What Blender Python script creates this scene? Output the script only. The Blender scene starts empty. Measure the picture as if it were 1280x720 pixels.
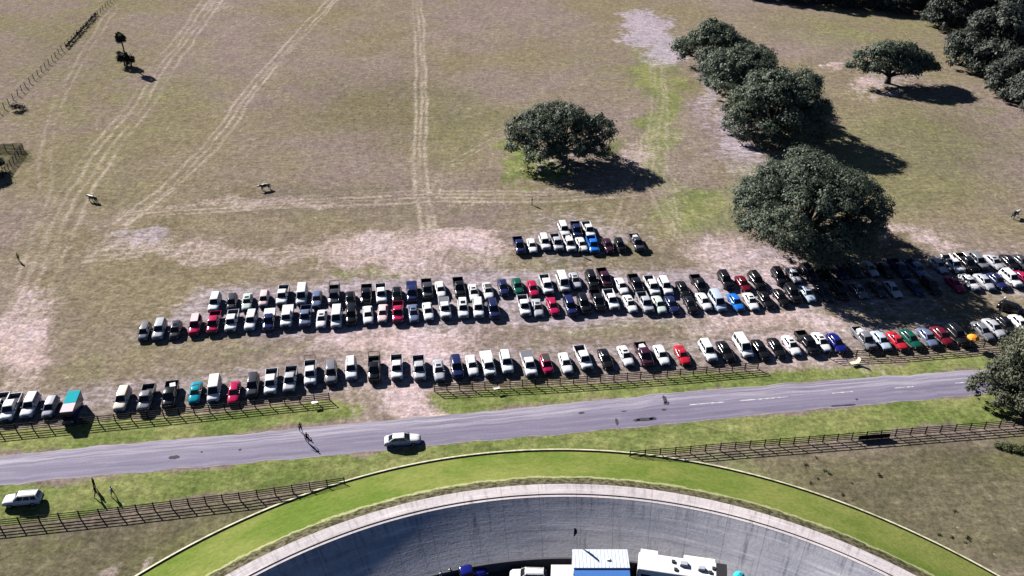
import bpy, bmesh, math, random
import numpy as np
from mathutils import Vector, Matrix, noise as mnoise

R = math.radians
scene = bpy.context.scene
COL = scene.collection
rng = random.Random(7)

# ------------------------------------------------------------------ camera
CAM_H, PITCH, FPX = 86.0, R(32.8), 1100.0
cam = bpy.data.cameras.new('camera')
cam.sensor_width = 36.0
cam.lens = 36.0 * FPX / 1280.0
cam.clip_start = 0.5
cam.clip_end = 20000
camo = bpy.data.objects.new('camera', cam)
camo.location = (0, 0, CAM_H)
camo.rotation_euler = (R(90) - PITCH, 0, 0)
COL.objects.link(camo)
scene.camera = camo


def at(x, y, z=0.0):
    """photo pixel (1280 wide) -> point in the world at height z"""
    u, v = x - 640.0, y - 360.0
    X = u
    Y = FPX * math.cos(PITCH) - v * math.sin(PITCH)
    Z = -FPX * math.sin(PITCH) - v * math.cos(PITCH)
    t = (z - CAM_H) / Z
    return Vector((X * t, Y * t, z))


# ------------------------------------------------------------------ light
SUN_AZ, SUN_EL = R(-43), R(29.5)
sdir = Vector((math.sin(SUN_AZ) * math.cos(SUN_EL), math.cos(SUN_AZ) * math.cos(SUN_EL), math.sin(SUN_EL)))
sun = bpy.data.lights.new('sun', 'SUN')
sun.energy = 5.0
sun.angle = R(0.5)
sun.color = (1.0, 0.955, 0.90)
suno = bpy.data.objects.new('sun', sun)
suno.rotation_euler = (-sdir).to_track_quat('-Z', 'Y').to_euler()
suno.location = (-200, 200, 200)
COL.objects.link(suno)

world = bpy.data.worlds.new('World')
scene.world = world
world.use_nodes = True
wn = world.node_tree
bg = wn.nodes['Background']
sky = wn.nodes.new('ShaderNodeTexSky')
sky.sky_type = 'NISHITA'
sky.sun_disc = False
sky.sun_elevation = SUN_EL
sky.sun_rotation = SUN_AZ
sky.altitude = 3000
sky.air_density = 0.45
sky.dust_density = 0.0
wn.links.new(sky.outputs[0], bg.inputs[0])
bg.inputs[1].default_value = 0.05

vs = scene.view_settings
vs.view_transform = 'Standard'
vs.look = 'None'
vs.exposure = 1.12
vs.gamma = 1.0
vs.use_curve_mapping = False
scene.cycles.diffuse_bounces = 0
scene.cycles.glossy_bounces = 2
scene.cycles.max_bounces = 4


# ------------------------------------------------------------------ node helpers
class NT:
    def __init__(self, name):
        self.m = bpy.data.materials.new(name)
        self.m.use_nodes = True
        self.t = self.m.node_tree
        self.b = self.t.nodes['Principled BSDF']
        self.out = self.t.nodes['Material Output']

    def n(self, typ, **kw):
        nd = self.t.nodes.new(typ)
        for k, v in kw.items():
            setattr(nd, k, v)
        return nd

    def l(self, a, b):
        self.t.links.new(a, b)

    def sock(self, v, inp):
        if v is None:
            return
        if hasattr(v, 'links'):
            self.l(v, inp)
        else:
            inp.default_value = v

    def math(self, op, a, b=None, c=None, clamp=False):
        nd = self.n('ShaderNodeMath', operation=op, use_clamp=clamp)
        for i, v in enumerate((a, b, c)):
            self.sock(v, nd.inputs[i])
        return nd.outputs[0]

    def mix(self, f, a, b, blend='MIX'):
        nd = self.n('ShaderNodeMix', data_type='RGBA', blend_type=blend)
        self.sock(f, nd.inputs[0])
        for v, i in ((a, 6), (b, 7)):
            if isinstance(v, (tuple, list)):
                v = tuple(v) + (1.0,) if len(v) == 3 else tuple(v)
            self.sock(v, nd.inputs[i])
        return nd.outputs[2]

    def ramp(self, v, lo, hi, a=0.0, b=1.0):
        nd = self.n('ShaderNodeMapRange', interpolation_type='SMOOTHSTEP')
        self.sock(v, nd.inputs[0])
        for i, x in enumerate((lo, hi, a, b)):
            self.sock(x, nd.inputs[i + 1])
        return nd.outputs[0]

    def coords(self, kind='Object', scale=(1, 1, 1), rot=(0, 0, 0)):
        tc = self.n('ShaderNodeTexCoord')
        mp = self.n('ShaderNodeMapping')
        mp.inputs['Scale'].default_value = scale
        mp.inputs['Rotation'].default_value = rot
        self.l(tc.outputs[kind], mp.inputs[0])
        return mp.outputs[0]

    def noise(self, vec, scale, detail=4.0, rough=0.55, dist=0.0):
        nd = self.n('ShaderNodeTexNoise')
        self.l(vec, nd.inputs['Vector'])
        nd.inputs['Scale'].default_value = scale
        nd.inputs['Detail'].default_value = detail
        nd.inputs['Roughness'].default_value = rough
        nd.inputs['Distortion'].default_value = dist
        return nd.outputs[0]

    def bump(self, h, strength=0.5, dist=0.1):
        nd = self.n('ShaderNodeBump')
        nd.inputs['Strength'].default_value = strength
        nd.inputs['Distance'].default_value = dist
        self.l(h, nd.inputs['Height'])
        self.l(nd.outputs[0], self.b.inputs['Normal'])

    def base(self, c):
        if isinstance(c, (tuple, list)):
            self.b.inputs['Base Color'].default_value = tuple(c) + (1.0,)
        else:
            self.l(c, self.b.inputs['Base Color'])

    def rough(self, r, spec=None, metal=None, coat=None):
        self.b.inputs['Roughness'].default_value = r
        if spec is not None:
            self.b.inputs['Specular IOR Level'].default_value = spec
        if metal is not None:
            self.b.inputs['Metallic'].default_value = metal
        if coat is not None:
            self.b.inputs['Coat Weight'].default_value = coat
            self.b.inputs['Coat Roughness'].default_value = 0.08


def simple(name, c, rough=0.6, var=0.15, scale=3.0, metal=0.0, spec=0.5, coat=None):
    g = NT(name)
    v = g.noise(g.coords(), scale, 3)
    g.base(g.mix(v, tuple(x * (1 - var) for x in c), tuple(min(1, x * (1 + var)) for x in c)))
    g.rough(rough, spec, metal, coat)
    return g.m


# ------------------------------------------------------------------ object helpers
def link(o, parent=None):
    COL.objects.link(o)
    if parent is not None:
        o.parent = parent
    return o


def tag(o, label=None, cat=None, group=None, kind=None):
    if label:
        o['label'] = label
    if cat:
        o['category'] = cat
    if group:
        o['group'] = group
    if kind:
        o['kind'] = kind
    return o


def empty(name, loc, rz=0.0):
    o = bpy.data.objects.new(name, None)
    o.empty_display_size = 0.3
    o.location = loc
    o.rotation_euler = (0, 0, rz)
    return link(o)


def copy_tree(o, parent=None):
    c = o.copy()
    link(c, parent)
    for ch in list(o.children):
        copy_tree(ch, c)
    return c


class MB:
    def __init__(self):
        self.v, self.f, self.mi = [], [], []

    def quad(self, a, b, c, d, m=0):
        i = len(self.v)
        self.v += [tuple(a), tuple(b), tuple(c), tuple(d)]
        self.f.append((i, i + 1, i + 2, i + 3))
        self.mi.append(m)

    def poly(self, pts, m=0):
        i = len(self.v)
        self.v += [tuple(p) for p in pts]
        self.f.append(tuple(range(i, i + len(pts))))
        self.mi.append(m)

    def box(self, c, s, rz=0.0, m=0, top=None):
        cx, cy, cz = c
        hx, hy, hz = s[0] / 2, s[1] / 2, s[2] / 2
        t = top or (1, 1)
        co, si = math.cos(rz), math.sin(rz)
        i = len(self.v)
        for z, k in ((-hz, (1, 1)), (hz, t)):
            for x, y in ((-hx, -hy), (hx, -hy), (hx, hy), (-hx, hy)):
                x *= k[0]
                y *= k[1]
                self.v.append((cx + x * co - y * si, cy + x * si + y * co, cz + z))
        for q in ((3, 2, 1, 0), (4, 5, 6, 7), (0, 1, 5, 4), (1, 2, 6, 5), (2, 3, 7, 6), (3, 0, 4, 7)):
            self.f.append(tuple(i + k for k in q))
            self.mi.append(m)

    def loft(self, secs, m=0, caps=True, closed=True):
        i = len(self.v)
        n = len(secs[0])
        for s in secs:
            self.v += [tuple(p) for p in s]
        for a in range(len(secs) - 1):
            for k in range(n if closed else n - 1):
                k2 = (k + 1) % n
                self.f.append((i + a * n + k, i + a * n + k2, i + (a + 1) * n + k2, i + (a + 1) * n + k))
                self.mi.append(m)
        if caps:
            self.f.append(tuple(i + k for k in reversed(range(n))))
            self.mi.append(m)
            e = i + (len(secs) - 1) * n
            self.f.append(tuple(e + k for k in range(n)))
            self.mi.append(m)

    def tube(self, pts, rad, n=7, m=0, caps=True):
        secs = []
        pts = [Vector(p) for p in pts]
        for k, p in enumerate(pts):
            a = pts[max(k - 1, 0)]
            b = pts[min(k + 1, len(pts) - 1)]
            d = (b - a)
            if d.length < 1e-9:
                d = Vector((0, 0, 1))
            d.normalize()
            up = Vector((0, 0, 1)) if abs(d.z) < 0.9 else Vector((1, 0, 0))
            s = d.cross(up).normalized()
            t = s.cross(d)
            r = rad[k] if isinstance(rad, (list, tuple)) else rad
            secs.append([p + s * (r * math.cos(2 * math.pi * j / n)) + t * (r * math.sin(2 * math.pi * j / n)) for j in range(n)])
        self.loft(secs, m, caps)

    def mesh(self, name, mats, smooth=False, bevel=0.0, seg=2, merge=False, recalc=True):
        me = bpy.data.meshes.new(name)
        me.from_pydata(self.v, [], self.f)
        for mt in (mats if isinstance(mats, (list, tuple)) else [mats]):
            me.materials.append(mt)
        me.polygons.foreach_set('material_index', self.mi)
        bm = bmesh.new()
        bm.from_mesh(me)
        if merge:
            bmesh.ops.remove_doubles(bm, verts=bm.verts, dist=1e-4)
        if recalc:
            bmesh.ops.recalc_face_normals(bm, faces=bm.faces)
        if bevel > 0:
            es = [e for e in bm.edges if len(e.link_faces) == 2 and e.calc_face_angle(0) > 0.5]
            bmesh.ops.bevel(bm, geom=es, offset=bevel, segments=seg, profile=0.5, affect='EDGES', clamp_overlap=True)
        for f in bm.faces:
            f.smooth = smooth
        bm.to_mesh(me)
        bm.free()
        return me

    def build(self, name, mats, parent=None, **kw):
        return link(bpy.data.objects.new(name, self.mesh(name, mats, **kw)), parent)


# ------------------------------------------------------------------ value noise for ground zones (numpy)
def vnoise(x, y, seed):
    r = np.random.RandomState(seed)
    tab = r.rand(256, 256)
    xi = np.floor(x).astype(int)
    yi = np.floor(y).astype(int)
    fx = x - xi
    fy = y - yi
    fx = fx * fx * (3 - 2 * fx)
    fy = fy * fy * (3 - 2 * fy)
    a = tab[xi & 255, yi & 255]
    b = tab[(xi + 1) & 255, yi & 255]
    c = tab[xi & 255, (yi + 1) & 255]
    d = tab[(xi + 1) & 255, (yi + 1) & 255]
    return (a * (1 - fx) + b * fx) * (1 - fy) + (c * (1 - fx) + d * fx) * fy


def fbm(x, y, s, seed, o=4):
    v = 0
    a = 0.5
    for k in range(o):
        v = v + a * vnoise(x * s + 17.3 * k, y * s + 9.1 * k, seed + k)
        s *= 2.03
        a *= 0.5
    return v / (1 - 0.5 ** o)


BC = Vector((6.6, 19.5))           # centre of the banked bowl
R_KERB, R_RIM, R_LINE, R_FOOT = 71.9, 60.5, 58.3, 52.0
Z_RIM, Z_FOOT = 5.0, 1.4
# ------------------------------------------------------------------ ground sheet
def axis(lo, hi, step, far):
    a = list(np.arange(lo, hi + step / 2, step))
    pre, post = [], []
    d, p = step, lo
    while p > -far:
        d *= 1.5
        p -= d
        pre.append(p)
    d, p = step, hi
    while p < far:
        d *= 1.5
        p += d
        post.append(p)
    return np.array(pre[::-1] + a + post)


def wpoly(pts):
    return np.array([tuple(at(x, y))[:2] for x, y in pts])


def ground():
    xs, ys = axis(-212, 212, 0.46, 9000), axis(54, 350, 0.46, 9000)
    nx, ny = len(xs), len(ys)
    X, Y = np.meshgrid(xs, ys)
    X, Y = X.ravel(), Y.ravel()
    # warped copies give every zone an uneven edge
    WX = X + (fbm(X, Y, 0.10, 11) - 0.5) * 14 + (fbm(X, Y, 0.5, 12) - 0.5) * 5
    WY = Y + (fbm(X, Y, 0.10, 21) - 0.5) * 14 + (fbm(X, Y, 0.5, 22) - 0.5) * 5
    sand, green, grey, track, dark = (np.zeros_like(X) for _ in range(5))

    def blob(arr, px, py, rx, ry, s, rot=0.0):
        c = at(px, py)
        sc = FPX * 1.0 / (c.y * math.cos(PITCH) + CAM_H * math.sin(PITCH))
        phi = PITCH + math.atan((py - 360) / FPX)
        a, b = rx / sc, ry / (sc * math.sin(phi) * 1.05)
        dx, dy = WX - c.x, WY - c.y
        dx = dx - dy * (c.x / max(c.y + 55, 1)) * 0.8
        q = np.sqrt((dx / a) ** 2 + (dy / b) ** 2)
        np.maximum(arr, s * np.clip(1.5 - q, 0, 1), out=arr)

    def poly(arr, pts, s, soft=2.0, warp=True):
        P = wpoly(pts)
        x, y = (X * 0.75 + WX * 0.25, Y * 0.75 + WY * 0.25) if warp else (X, Y)
        m = (x > P[:, 0].min() - 8) & (x < P[:, 0].max() + 8) & (y > P[:, 1].min() - 8) & (y < P[:, 1].max() + 8)
        xx, yy = x[m], y[m]
        ins = np.zeros(xx.shape, bool)
        dmin = np.full(xx.shape, 1e9)
        for i in range(len(P)):
            ax, ay = P[i]
            bx, by = P[(i + 1) % len(P)]
            cond = ((ay > yy) != (by > yy)) & (xx < (bx - ax) * (yy - ay) / (by - ay + 1e-12) + ax)
            ins ^= cond
            L = (bx - ax) ** 2 + (by - ay) ** 2 + 1e-9
            t = np.clip(((xx - ax) * (bx - ax) + (yy - ay) * (by - ay)) / L, 0, 1)
            dmin = np.minimum(dmin, np.hypot(xx - ax - t * (bx - ax), yy - ay - t * (by - ay)))
        sd = np.where(ins, dmin, -dmin)
        arr[m] = np.maximum(arr[m], s * np.clip(0.5 + sd / (2 * soft), 0, 1))

    def line(arr, pts, s, w=0.35, offs=(0.0,), wob=0.5):
        P = wpoly(pts)
        x = X + (fbm(X, Y, 0.08, 31) - 0.5) * wob * 4
        y = Y + (fbm(X, Y, 0.08, 41) - 0.5) * wob * 4
        for i in range(len(P) - 1):
            a, b = P[i], P[i + 1]
            m = (x > min(a[0], b[0]) - 6) & (x < max(a[0], b[0]) + 6) & (y > min(a[1], b[1]) - 6) & (y < max(a[1], b[1]) + 6)
            xx, yy = x[m], y[m]
            d = b - a
            L = np.hypot(*d)
            d = d / L
            t = (xx - a[0]) * d[0] + (yy - a[1]) * d[1]
            k = (xx - a[0]) * -d[1] + (yy - a[1]) * d[0]
            ok = (t > -0.5) & (t < L + 0.5)
            v = np.zeros_like(xx)
            for o in offs:
                wv = (fbm(xx, yy, .03, 50 + int(o * 10)) - .5) * 1.5
                br = np.clip(fbm(xx, yy, .06, 70 + int(o * 10), 3) * 3.4 - .85, .3, 1)
                v = np.maximum(v, br * np.clip(1.4 - np.abs(k - o - wv) / (w * .8), 0, 1))
            arr[m] = np.maximum(arr[m], s * v * ok)

    # bare pink sand
    for p in [(480, 312, 105, 20, .8), (575, 300, 60, 18, 1.05), (440, 330, 50, 12, .7), (500, 432, 92, 22, 1.15), (570, 425, 60, 12, .8), (478, 475, 66, 32, 1.0), (490, 506, 50, 20, 1.3),
              (915, 318, 42, 22, .7), (950, 350, 70, 30, .6), (935, 405, 90, 22, .75), (1005, 440, 70, 22, .85), (1000, 398, 50, 14, .8),
              (1055, 408, 40, 16, .95), (8, 440, 34, 55, .95), (30, 380, 34, 30, .65), (150, 312, 55, 14, .5), (250, 318, 170, 9, .55),
              (330, 255, 170, 6, .5), (1128, 288, 44, 9, .7), (1165, 306, 30, 9, .8), (1100, 283, 20, 8, .6), (800, 192, 18, 16, .65),
              (540, 330, 90, 20, .55), (760, 395, 150, 7, .35), (330, 425, 110, 7, .3), (850, 250, 18, 60, .3), (840, 190, 30, 60, .25),
              (650, 245, 200, 5, .35), (125, 695, 22, 10, .6), (165, 690, 20, 8, .6), (1075, 106, 26, 7, .8), (1110, 120, 30, 5, .7), (1028, 82, 12, 3, .9), (1255, 130, 40, 20, .25),
              (270, 5, 25, 12, .4), (1200, 112, 30, 6, .3), (560, 450, 40, 18, .45), (700, 330, 120, 10, .3), (890, 60, 12, 40, .3)]:
        blob(sand, *p)
    # worn lilac-grey ground: round the parked rows, under the oaks
    for p in [(812, 34, 30, 22, 1.25), (826, 62, 20, 16, 1.0), (160, 300, 50, 14, .6), (880, 100, 18, 50, .6), (915, 175, 30, 45, .7), (960, 325, 40, 20, .6), (730, 295, 95, 28, .5),
              (1110, 100, 45, 18, .4), (1060, 360, 150, 34, .5), (1220, 340, 90, 28, .6), (700, 205, 70, 22, .35), (220, 415, 60, 16, .35)]:
        blob(grey, *p)
    poly(grey, [(255, 360), (560, 338), (870, 335), (1000, 335), (1000, 385), (870, 402), (640, 412), (300, 424), (170, 425)], .62, 2.5)
    poly(grey, [(0, 495), (300, 455), (560, 435), (860, 420), (1040, 405), (1200, 395), (1210, 432), (940, 455), (545, 485), (400, 495), (0, 535)], .45, 2.5)
    # grass verges
    poly(green, [(0, 540), (200, 522), (410, 503), (452, 514), (436, 527), (300, 541), (150, 552), (-80, 574), (-80, 548)], 1.0, 1.0)
    poly(green, [(540, 493), (700, 484), (945, 464), (1010, 463), (1000, 477), (850, 490), (700, 504), (545, 519)], 1.2, 1.0)
    poly(green, [(990, 464), (1210, 446), (1330, 436), (1330, 456), (1000, 478)], .95, 1.2)
    poly(green, [(-80, 617), (0, 608), (300, 580), (560, 555), (850, 529), (1000, 514), (1330, 485), (1330, 520), (1000, 548), (785, 568), (690, 567), (560, 575), (430, 603), (200, 628), (0, 655), (-80, 664)], 1.1, 1.0)
    poly(green, [(790, 576), (930, 566), (960, 588), (1080, 640), (1180, 690), (1240, 720), (1210, 722), (1120, 666), (1040, 633), (950, 603), (860, 584)], .62, 3)
    poly(green, [(430, 606), (330, 626), (170, 690), (120, 722), (190, 722), (320, 648)], .6, 3)
    for p in [(652, 200, 30, 20, 1.2), (675, 218, 40, 14, 1.1), (640, 185, 20, 14, .7), (765, 185, 20, 10, .5), (822, 120, 28, 110, .62), (870, 262, 60, 32, .62), (740, 100, 60, 60, .22), (930, 225, 40, 20, .4), (1040, 45, 70, 18, .35), (835, 55, 22, 30, .4),
              (980, 120, 60, 60, .3), (1150, 30, 60, 20, .3), (570, 150, 80, 70, .34), (450, 60, 60, 30, .2), (230, 110, 70, 50, .26), (110, 220, 95, 60, .26), (560, 460, 30, 10, .4),
              (350, 430, 120, 10, .35), (800, 400, 140, 14, .35), (540, 420, 60, 12, .3), (640, 395, 20, 20, .6), (90, 470, 60, 30, .3), (1250, 560, 40, 30, .5), (840, 235, 30, 40, .45), (900, 280, 40, 20, .5),
              (60, 655, 60, 14, .4), (1130, 200, 150, 90, .36), (835, 150, 50, 130, .3), (1000, 40, 90, 20, .3), (690, 260, 60, 40, .2), (560, 390, 120, 8, .3), (240, 300, 120, 60, .15), (1090, 215, 60, 60, .25), (450, 345, 30, 8, .5), (495, 340, 25, 10, .55), (560, 330, 20, 8, .5)]:
        blob(green, *p)
    # darker olive / brown turf
    poly(dark, [(-60, 665), (300, 632), (425, 608), (330, 640), (190, 715), (180, 730), (-60, 730)], .85, 4)
    poly(dark, [(930, 572), (1340, 536), (1340, 740), (1230, 722), (1060, 645)], .75, 4)
    for p in [(8, 194, 22, 14, 1.2), (95, 695, 90, 30, 1.0), (1200, 620, 40, 22, .9), (1235, 690, 50, 30, .8), (480, 130, 130, 50, .35), (420, 250, 160, 30, .35), (720, 250, 100, 14, .4), (780, 320, 110, 16, .4), (90, 60, 70, 40, .2), (1190, 180, 90, 60, .35)]:
        blob(dark, *p)
    # wheel tracks
    t2 = (-0.95, 0.95)
    line(track, [(522, -12), (528, 60), (530, 130), (528, 200), (540, 290)], .85, .5, (-2.2, -.6, .9), .35)
    line(track, [(420, -5), (382, 35), (340, 80), (300, 130), (262, 185), (210, 235), (150, 280)], .85, .5, (-1.5, .6, 2.0), .3)
    line(track, [(272, -8), (235, 45), (205, 85), (165, 145), (130, 190), (90, 250), (55, 325), (20, 420), (-5, 500)], .72, .55, (-3.6, -1.4, .8, 3.2), .5)
    line(track, [(142, 10), (110, 60), (80, 115), (60, 160), (56, 240), (20, 330)], .45, .5, (-1.2, 1.1), .4)
    line(track, [(320, 20), (280, 42), (245, 68)], .35, .35, t2, .4)
    line(track, [(150, 268), (260, 258), (420, 250), (540, 245), (700, 246), (800, 238)], .75, .55, (-2.4, -.9, .7, 2.2), .4)
    line(track, [(640, 165), (560, 205), (540, 260)], .4, .35, t2, .4)
    line(track, [(812, 170), (790, 235), (765, 300)], .5, .4, t2, .4)
    line(track, [(820, 80), (822, 140), (818, 220), (850, 290), (900, 330)], .4, .5, (-2, -.6, 1, 2.4), .4)
    line(track, [(1000, 430), (1040, 412), (1085, 400), (1160, 395)], .5, .4, (-2, -.7, .9, 2), .5)
    line(track, [(440, 435), (455, 470), (480, 520)], .6, .4, (-3, -1.6, .2, 1.6, 3), .5)
    line(track, [(110, 320), (200, 312), (330, 318), (480, 300), (600, 290)], .6, .5, (-2, 0, 2), .5)
    line(track, [(60, 430), (40, 460), (30, 490)], .5, .4, t2, .4)
    me = bpy.data.meshes.new('ground')
    co = np.column_stack([X, Y, np.zeros_like(X)]).astype(np.float32)
    idx = np.arange(nx * ny).reshape(ny, nx)
    f = np.stack([idx[:-1, :-1], idx[:-1, 1:], idx[1:, 1:], idx[1:, :-1]], -1).reshape(-1, 4)
    me.vertices.add(len(co))
    me.vertices.foreach_set('co', co.ravel())
    me.loops.add(f.size)
    me.loops.foreach_set('vertex_index', f.ravel().astype(np.int32))
    me.polygons.add(len(f))
    me.polygons.foreach_set('loop_start', np.arange(0, f.size, 4, dtype=np.int32))
    me.polygons.foreach_set('loop_total', np.full(len(f), 4, dtype=np.int32))
    me.update()
    for nm, ch in (('zone', (sand, green, grey, np.ones_like(sand))), ('wear', (track, dark, np.zeros_like(dark), np.ones_like(dark)))):
        a = me.attributes.new(nm, 'FLOAT_COLOR', 'POINT')
        a.data.foreach_set('color', np.clip(np.column_stack(ch), 0, 2).astype(np.float32).ravel())
    # material
    g = NT('dry_pasture')
    az = g.n('ShaderNodeAttribute', attribute_name='zone')
    aw = g.n('ShaderNodeAttribute', attribute_name='wear')
    sz = g.n('ShaderNodeSeparateColor')
    g.l(az.outputs['Color'], sz.inputs[0])
    sw = g.n('ShaderNodeSeparateColor')
    g.l(aw.outputs['Color'], sw.inputs[0])
    P = g.coords('Object')
    S = g.coords('Object', (0.42, 0.8, 1), (0, 0, R(4)))        # mown streaks running across the field
    D = g.coords('Object', (0.9, 0.3, 1), (0, 0, R(-32)))
    big = g.noise(P, 0.018, 4, 0.6)
    mid = g.noise(P, 0.11, 5, 0.6)
    stre = g.noise(S, 1.1, 6, 0.68)
    dia = g.noise(D, 0.9, 5, 0.65)
    fine = g.noise(P, 1.5, 4, 0.75)
    clump = g.noise(P, 0.55, 4, 0.7)
    mauve, brown, olive = (0.202, 0.163, 0.145), (0.182, 0.157, 0.102), (0.143, 0.144, 0.066)
    c = g.mix(g.ramp(big, .38, .62), mauve, brown)
    c = g.mix(g.math('MULTIPLY', g.math('MULTIPLY', g.ramp(mid, .40, .66), g.ramp(g.noise(P, .011, 3, .5), .44, .66)), .62), c, olive)
    # grass: live blades through the thatch
    gcol = g.mix(g.ramp(mid, .35, .65), (0.120, 0.165, 0.044), (0.180, 0.196, 0.074))
    gf = g.math('ADD', sz.outputs[1], g.math('MULTIPLY', g.math('SUBTRACT', g.math('MULTIPLY_ADD', stre, .6, g.math('MULTIPLY', clump, .4)), .5), 1.1))
    c = g.mix(g.math('MULTIPLY', g.ramp(gf, .15, .8), .95), c, gcol)
    c = g.mix(g.math('MULTIPLY', g.ramp(g.math('MULTIPLY_ADD', mid, .5, sw.outputs[1]), .2, 1.1), .75), c, g.mix(g.ramp(g.noise(P, .07, 3, .6), .38, .62), (0.062, 0.066, 0.028), (0.100, 0.098, 0.050)))
    # worn grey and sand
    w1 = g.math('ADD', sz.outputs[2], g.math('MULTIPLY', g.math('SUBTRACT', g.math('MULTIPLY_ADD', stre, .6, g.math('MULTIPLY', clump, .4)), .5), 2.0))
    c = g.mix(g.math('MULTIPLY', g.ramp(w1, .15, .85), .8), c, (0.335, 0.295, 0.345))
    w2 = g.math('ADD', sz.outputs[0], g.math('MULTIPLY', g.math('SUBTRACT', g.math('MULTIPLY_ADD', dia, .55, g.math('MULTIPLY', fine, .45)), .5), 1.35))
    c = g.mix(g.math('MULTIPLY', g.ramp(w2, .15, 1.1), .88), c, g.mix(g.ramp(mid, .35, .65), (0.47, 0.37, 0.355), (0.42, 0.345, 0.37)))
    w3 = g.math('MULTIPLY', sw.outputs[0], g.ramp(g.math('MULTIPLY_ADD', fine, .5, g.math('MULTIPLY', mid, .5)), .28, .52))
    c = g.mix(g.math('MULTIPLY', w3, .78), c, (0.37, 0.315, 0.27))
    # tufts, stalks and specks of litter
    k = g.math('MULTIPLY_ADD', g.math('SUBTRACT', stre, .5), 1.45, 1.0)
    k = g.math('MULTIPLY', k, g.math('MULTIPLY_ADD', g.math('SUBTRACT', fine, .5), 2.2, 1.0))
    k = g.math('MULTIPLY', k, g.math('MULTIPLY_ADD', g.math('SUBTRACT', clump, .5), .9, 1.0))
    k = g.math('MULTIPLY', k, g.math('MULTIPLY_ADD', g.math('SUBTRACT', dia, .5), .8, 1.0))
    k = g.math('MULTIPLY', k, g.math('MULTIPLY_ADD', g.math('SUBTRACT', mid, .5), .7, 1.0))
    kc = g.n('ShaderNodeCombineColor')
    for i in range(3):
        g.l(k, kc.inputs[i])
    c = g.mix(1.0, c, kc.outputs[0], 'MULTIPLY')
    c = g.mix(1.0, c, (1.05, 1.02, 1.03), 'MULTIPLY')
    vor = g.n('ShaderNodeTexVoronoi')
    g.l(P, vor.inputs['Vector'])
    vor.inputs['Scale'].default_value = 0.33
    spot = g.math('MULTIPLY', g.math('LESS_THAN', g.math('ADD', vor.outputs['Distance'], g.math('MULTIPLY', fine, .35)), .22), g.ramp(g.noise(P, .06, 3, .6), .50, .60))
    c = g.mix(g.math('MULTIPLY', spot, .7), c, (0.46, 0.40, 0.32))
    g.base(c)
    g.rough(1.0, 0.0)
    g.bump(g.math('ADD', g.math('MULTIPLY', fine, .6), g.math('MULTIPLY', stre, .8)), .55, .22)
    me.materials.append(g.m)
    o = bpy.data.objects.new('ground', me)
    link(o)
    tag(o, kind='structure')
    # open the sheet where the bowl stands
    bm = bmesh.new()
    bm.from_mesh(me)
    dead = [v for v in bm.verts if (v.co.x - BC.x) ** 2 + (v.co.y - BC.y) ** 2 < (R_RIM - 2) ** 2]
    bmesh.ops.delete(bm, geom=dead, context='VERTS')
    bm.to_mesh(me)
    bm.free()


ground()


# ------------------------------------------------------------------ the banked bowl
def ring_mesh(name, prof, mat, n=360, parent=None, smooth=True):
    """prof: list of (radius, z); u runs round the ring in metres, v across it"""
    vs_, fs_, uv = [], [], []
    m = len(prof)
    acc = [0.0]
    for i in range(1, m):
        acc.append(acc[-1] + math.hypot(prof[i][0] - prof[i - 1][0], prof[i][1] - prof[i - 1][1]))
    for k in range(n + 1):
        a = 2 * math.pi * k / n
        for r, z in prof:
            vs_.append((BC.x + r * math.cos(a), BC.y + r * math.sin(a), z))
    for k in range(n):
        for i in range(m - 1):
            fs_.append((k * m + i, k * m + i + 1, (k + 1) * m + i + 1, (k + 1) * m + i))
            for kk, ii in ((k, i), (k, i + 1), (k + 1, i + 1), (k + 1, i)):
                uv.append((2 * math.pi * kk / n * 58.0, acc[ii]))
    me = bpy.data.meshes.new(name)
    me.from_pydata(vs_, [], fs_)
    l = me.uv_layers.new(name='UVMap')
    l.data.foreach_set('uv', [c for p in uv for c in p])
    me.materials.append(mat)
    bm = bmesh.new()
    bm.from_mesh(me)
    for f in bm.faces:
        f.smooth = smooth
        if f.normal.z < -1e-6:
            f.normal_flip()
    bm.to_mesh(me)
    bm.free()
    o = bpy.data.objects.new(name, me)
    return link(o, parent)


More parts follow.
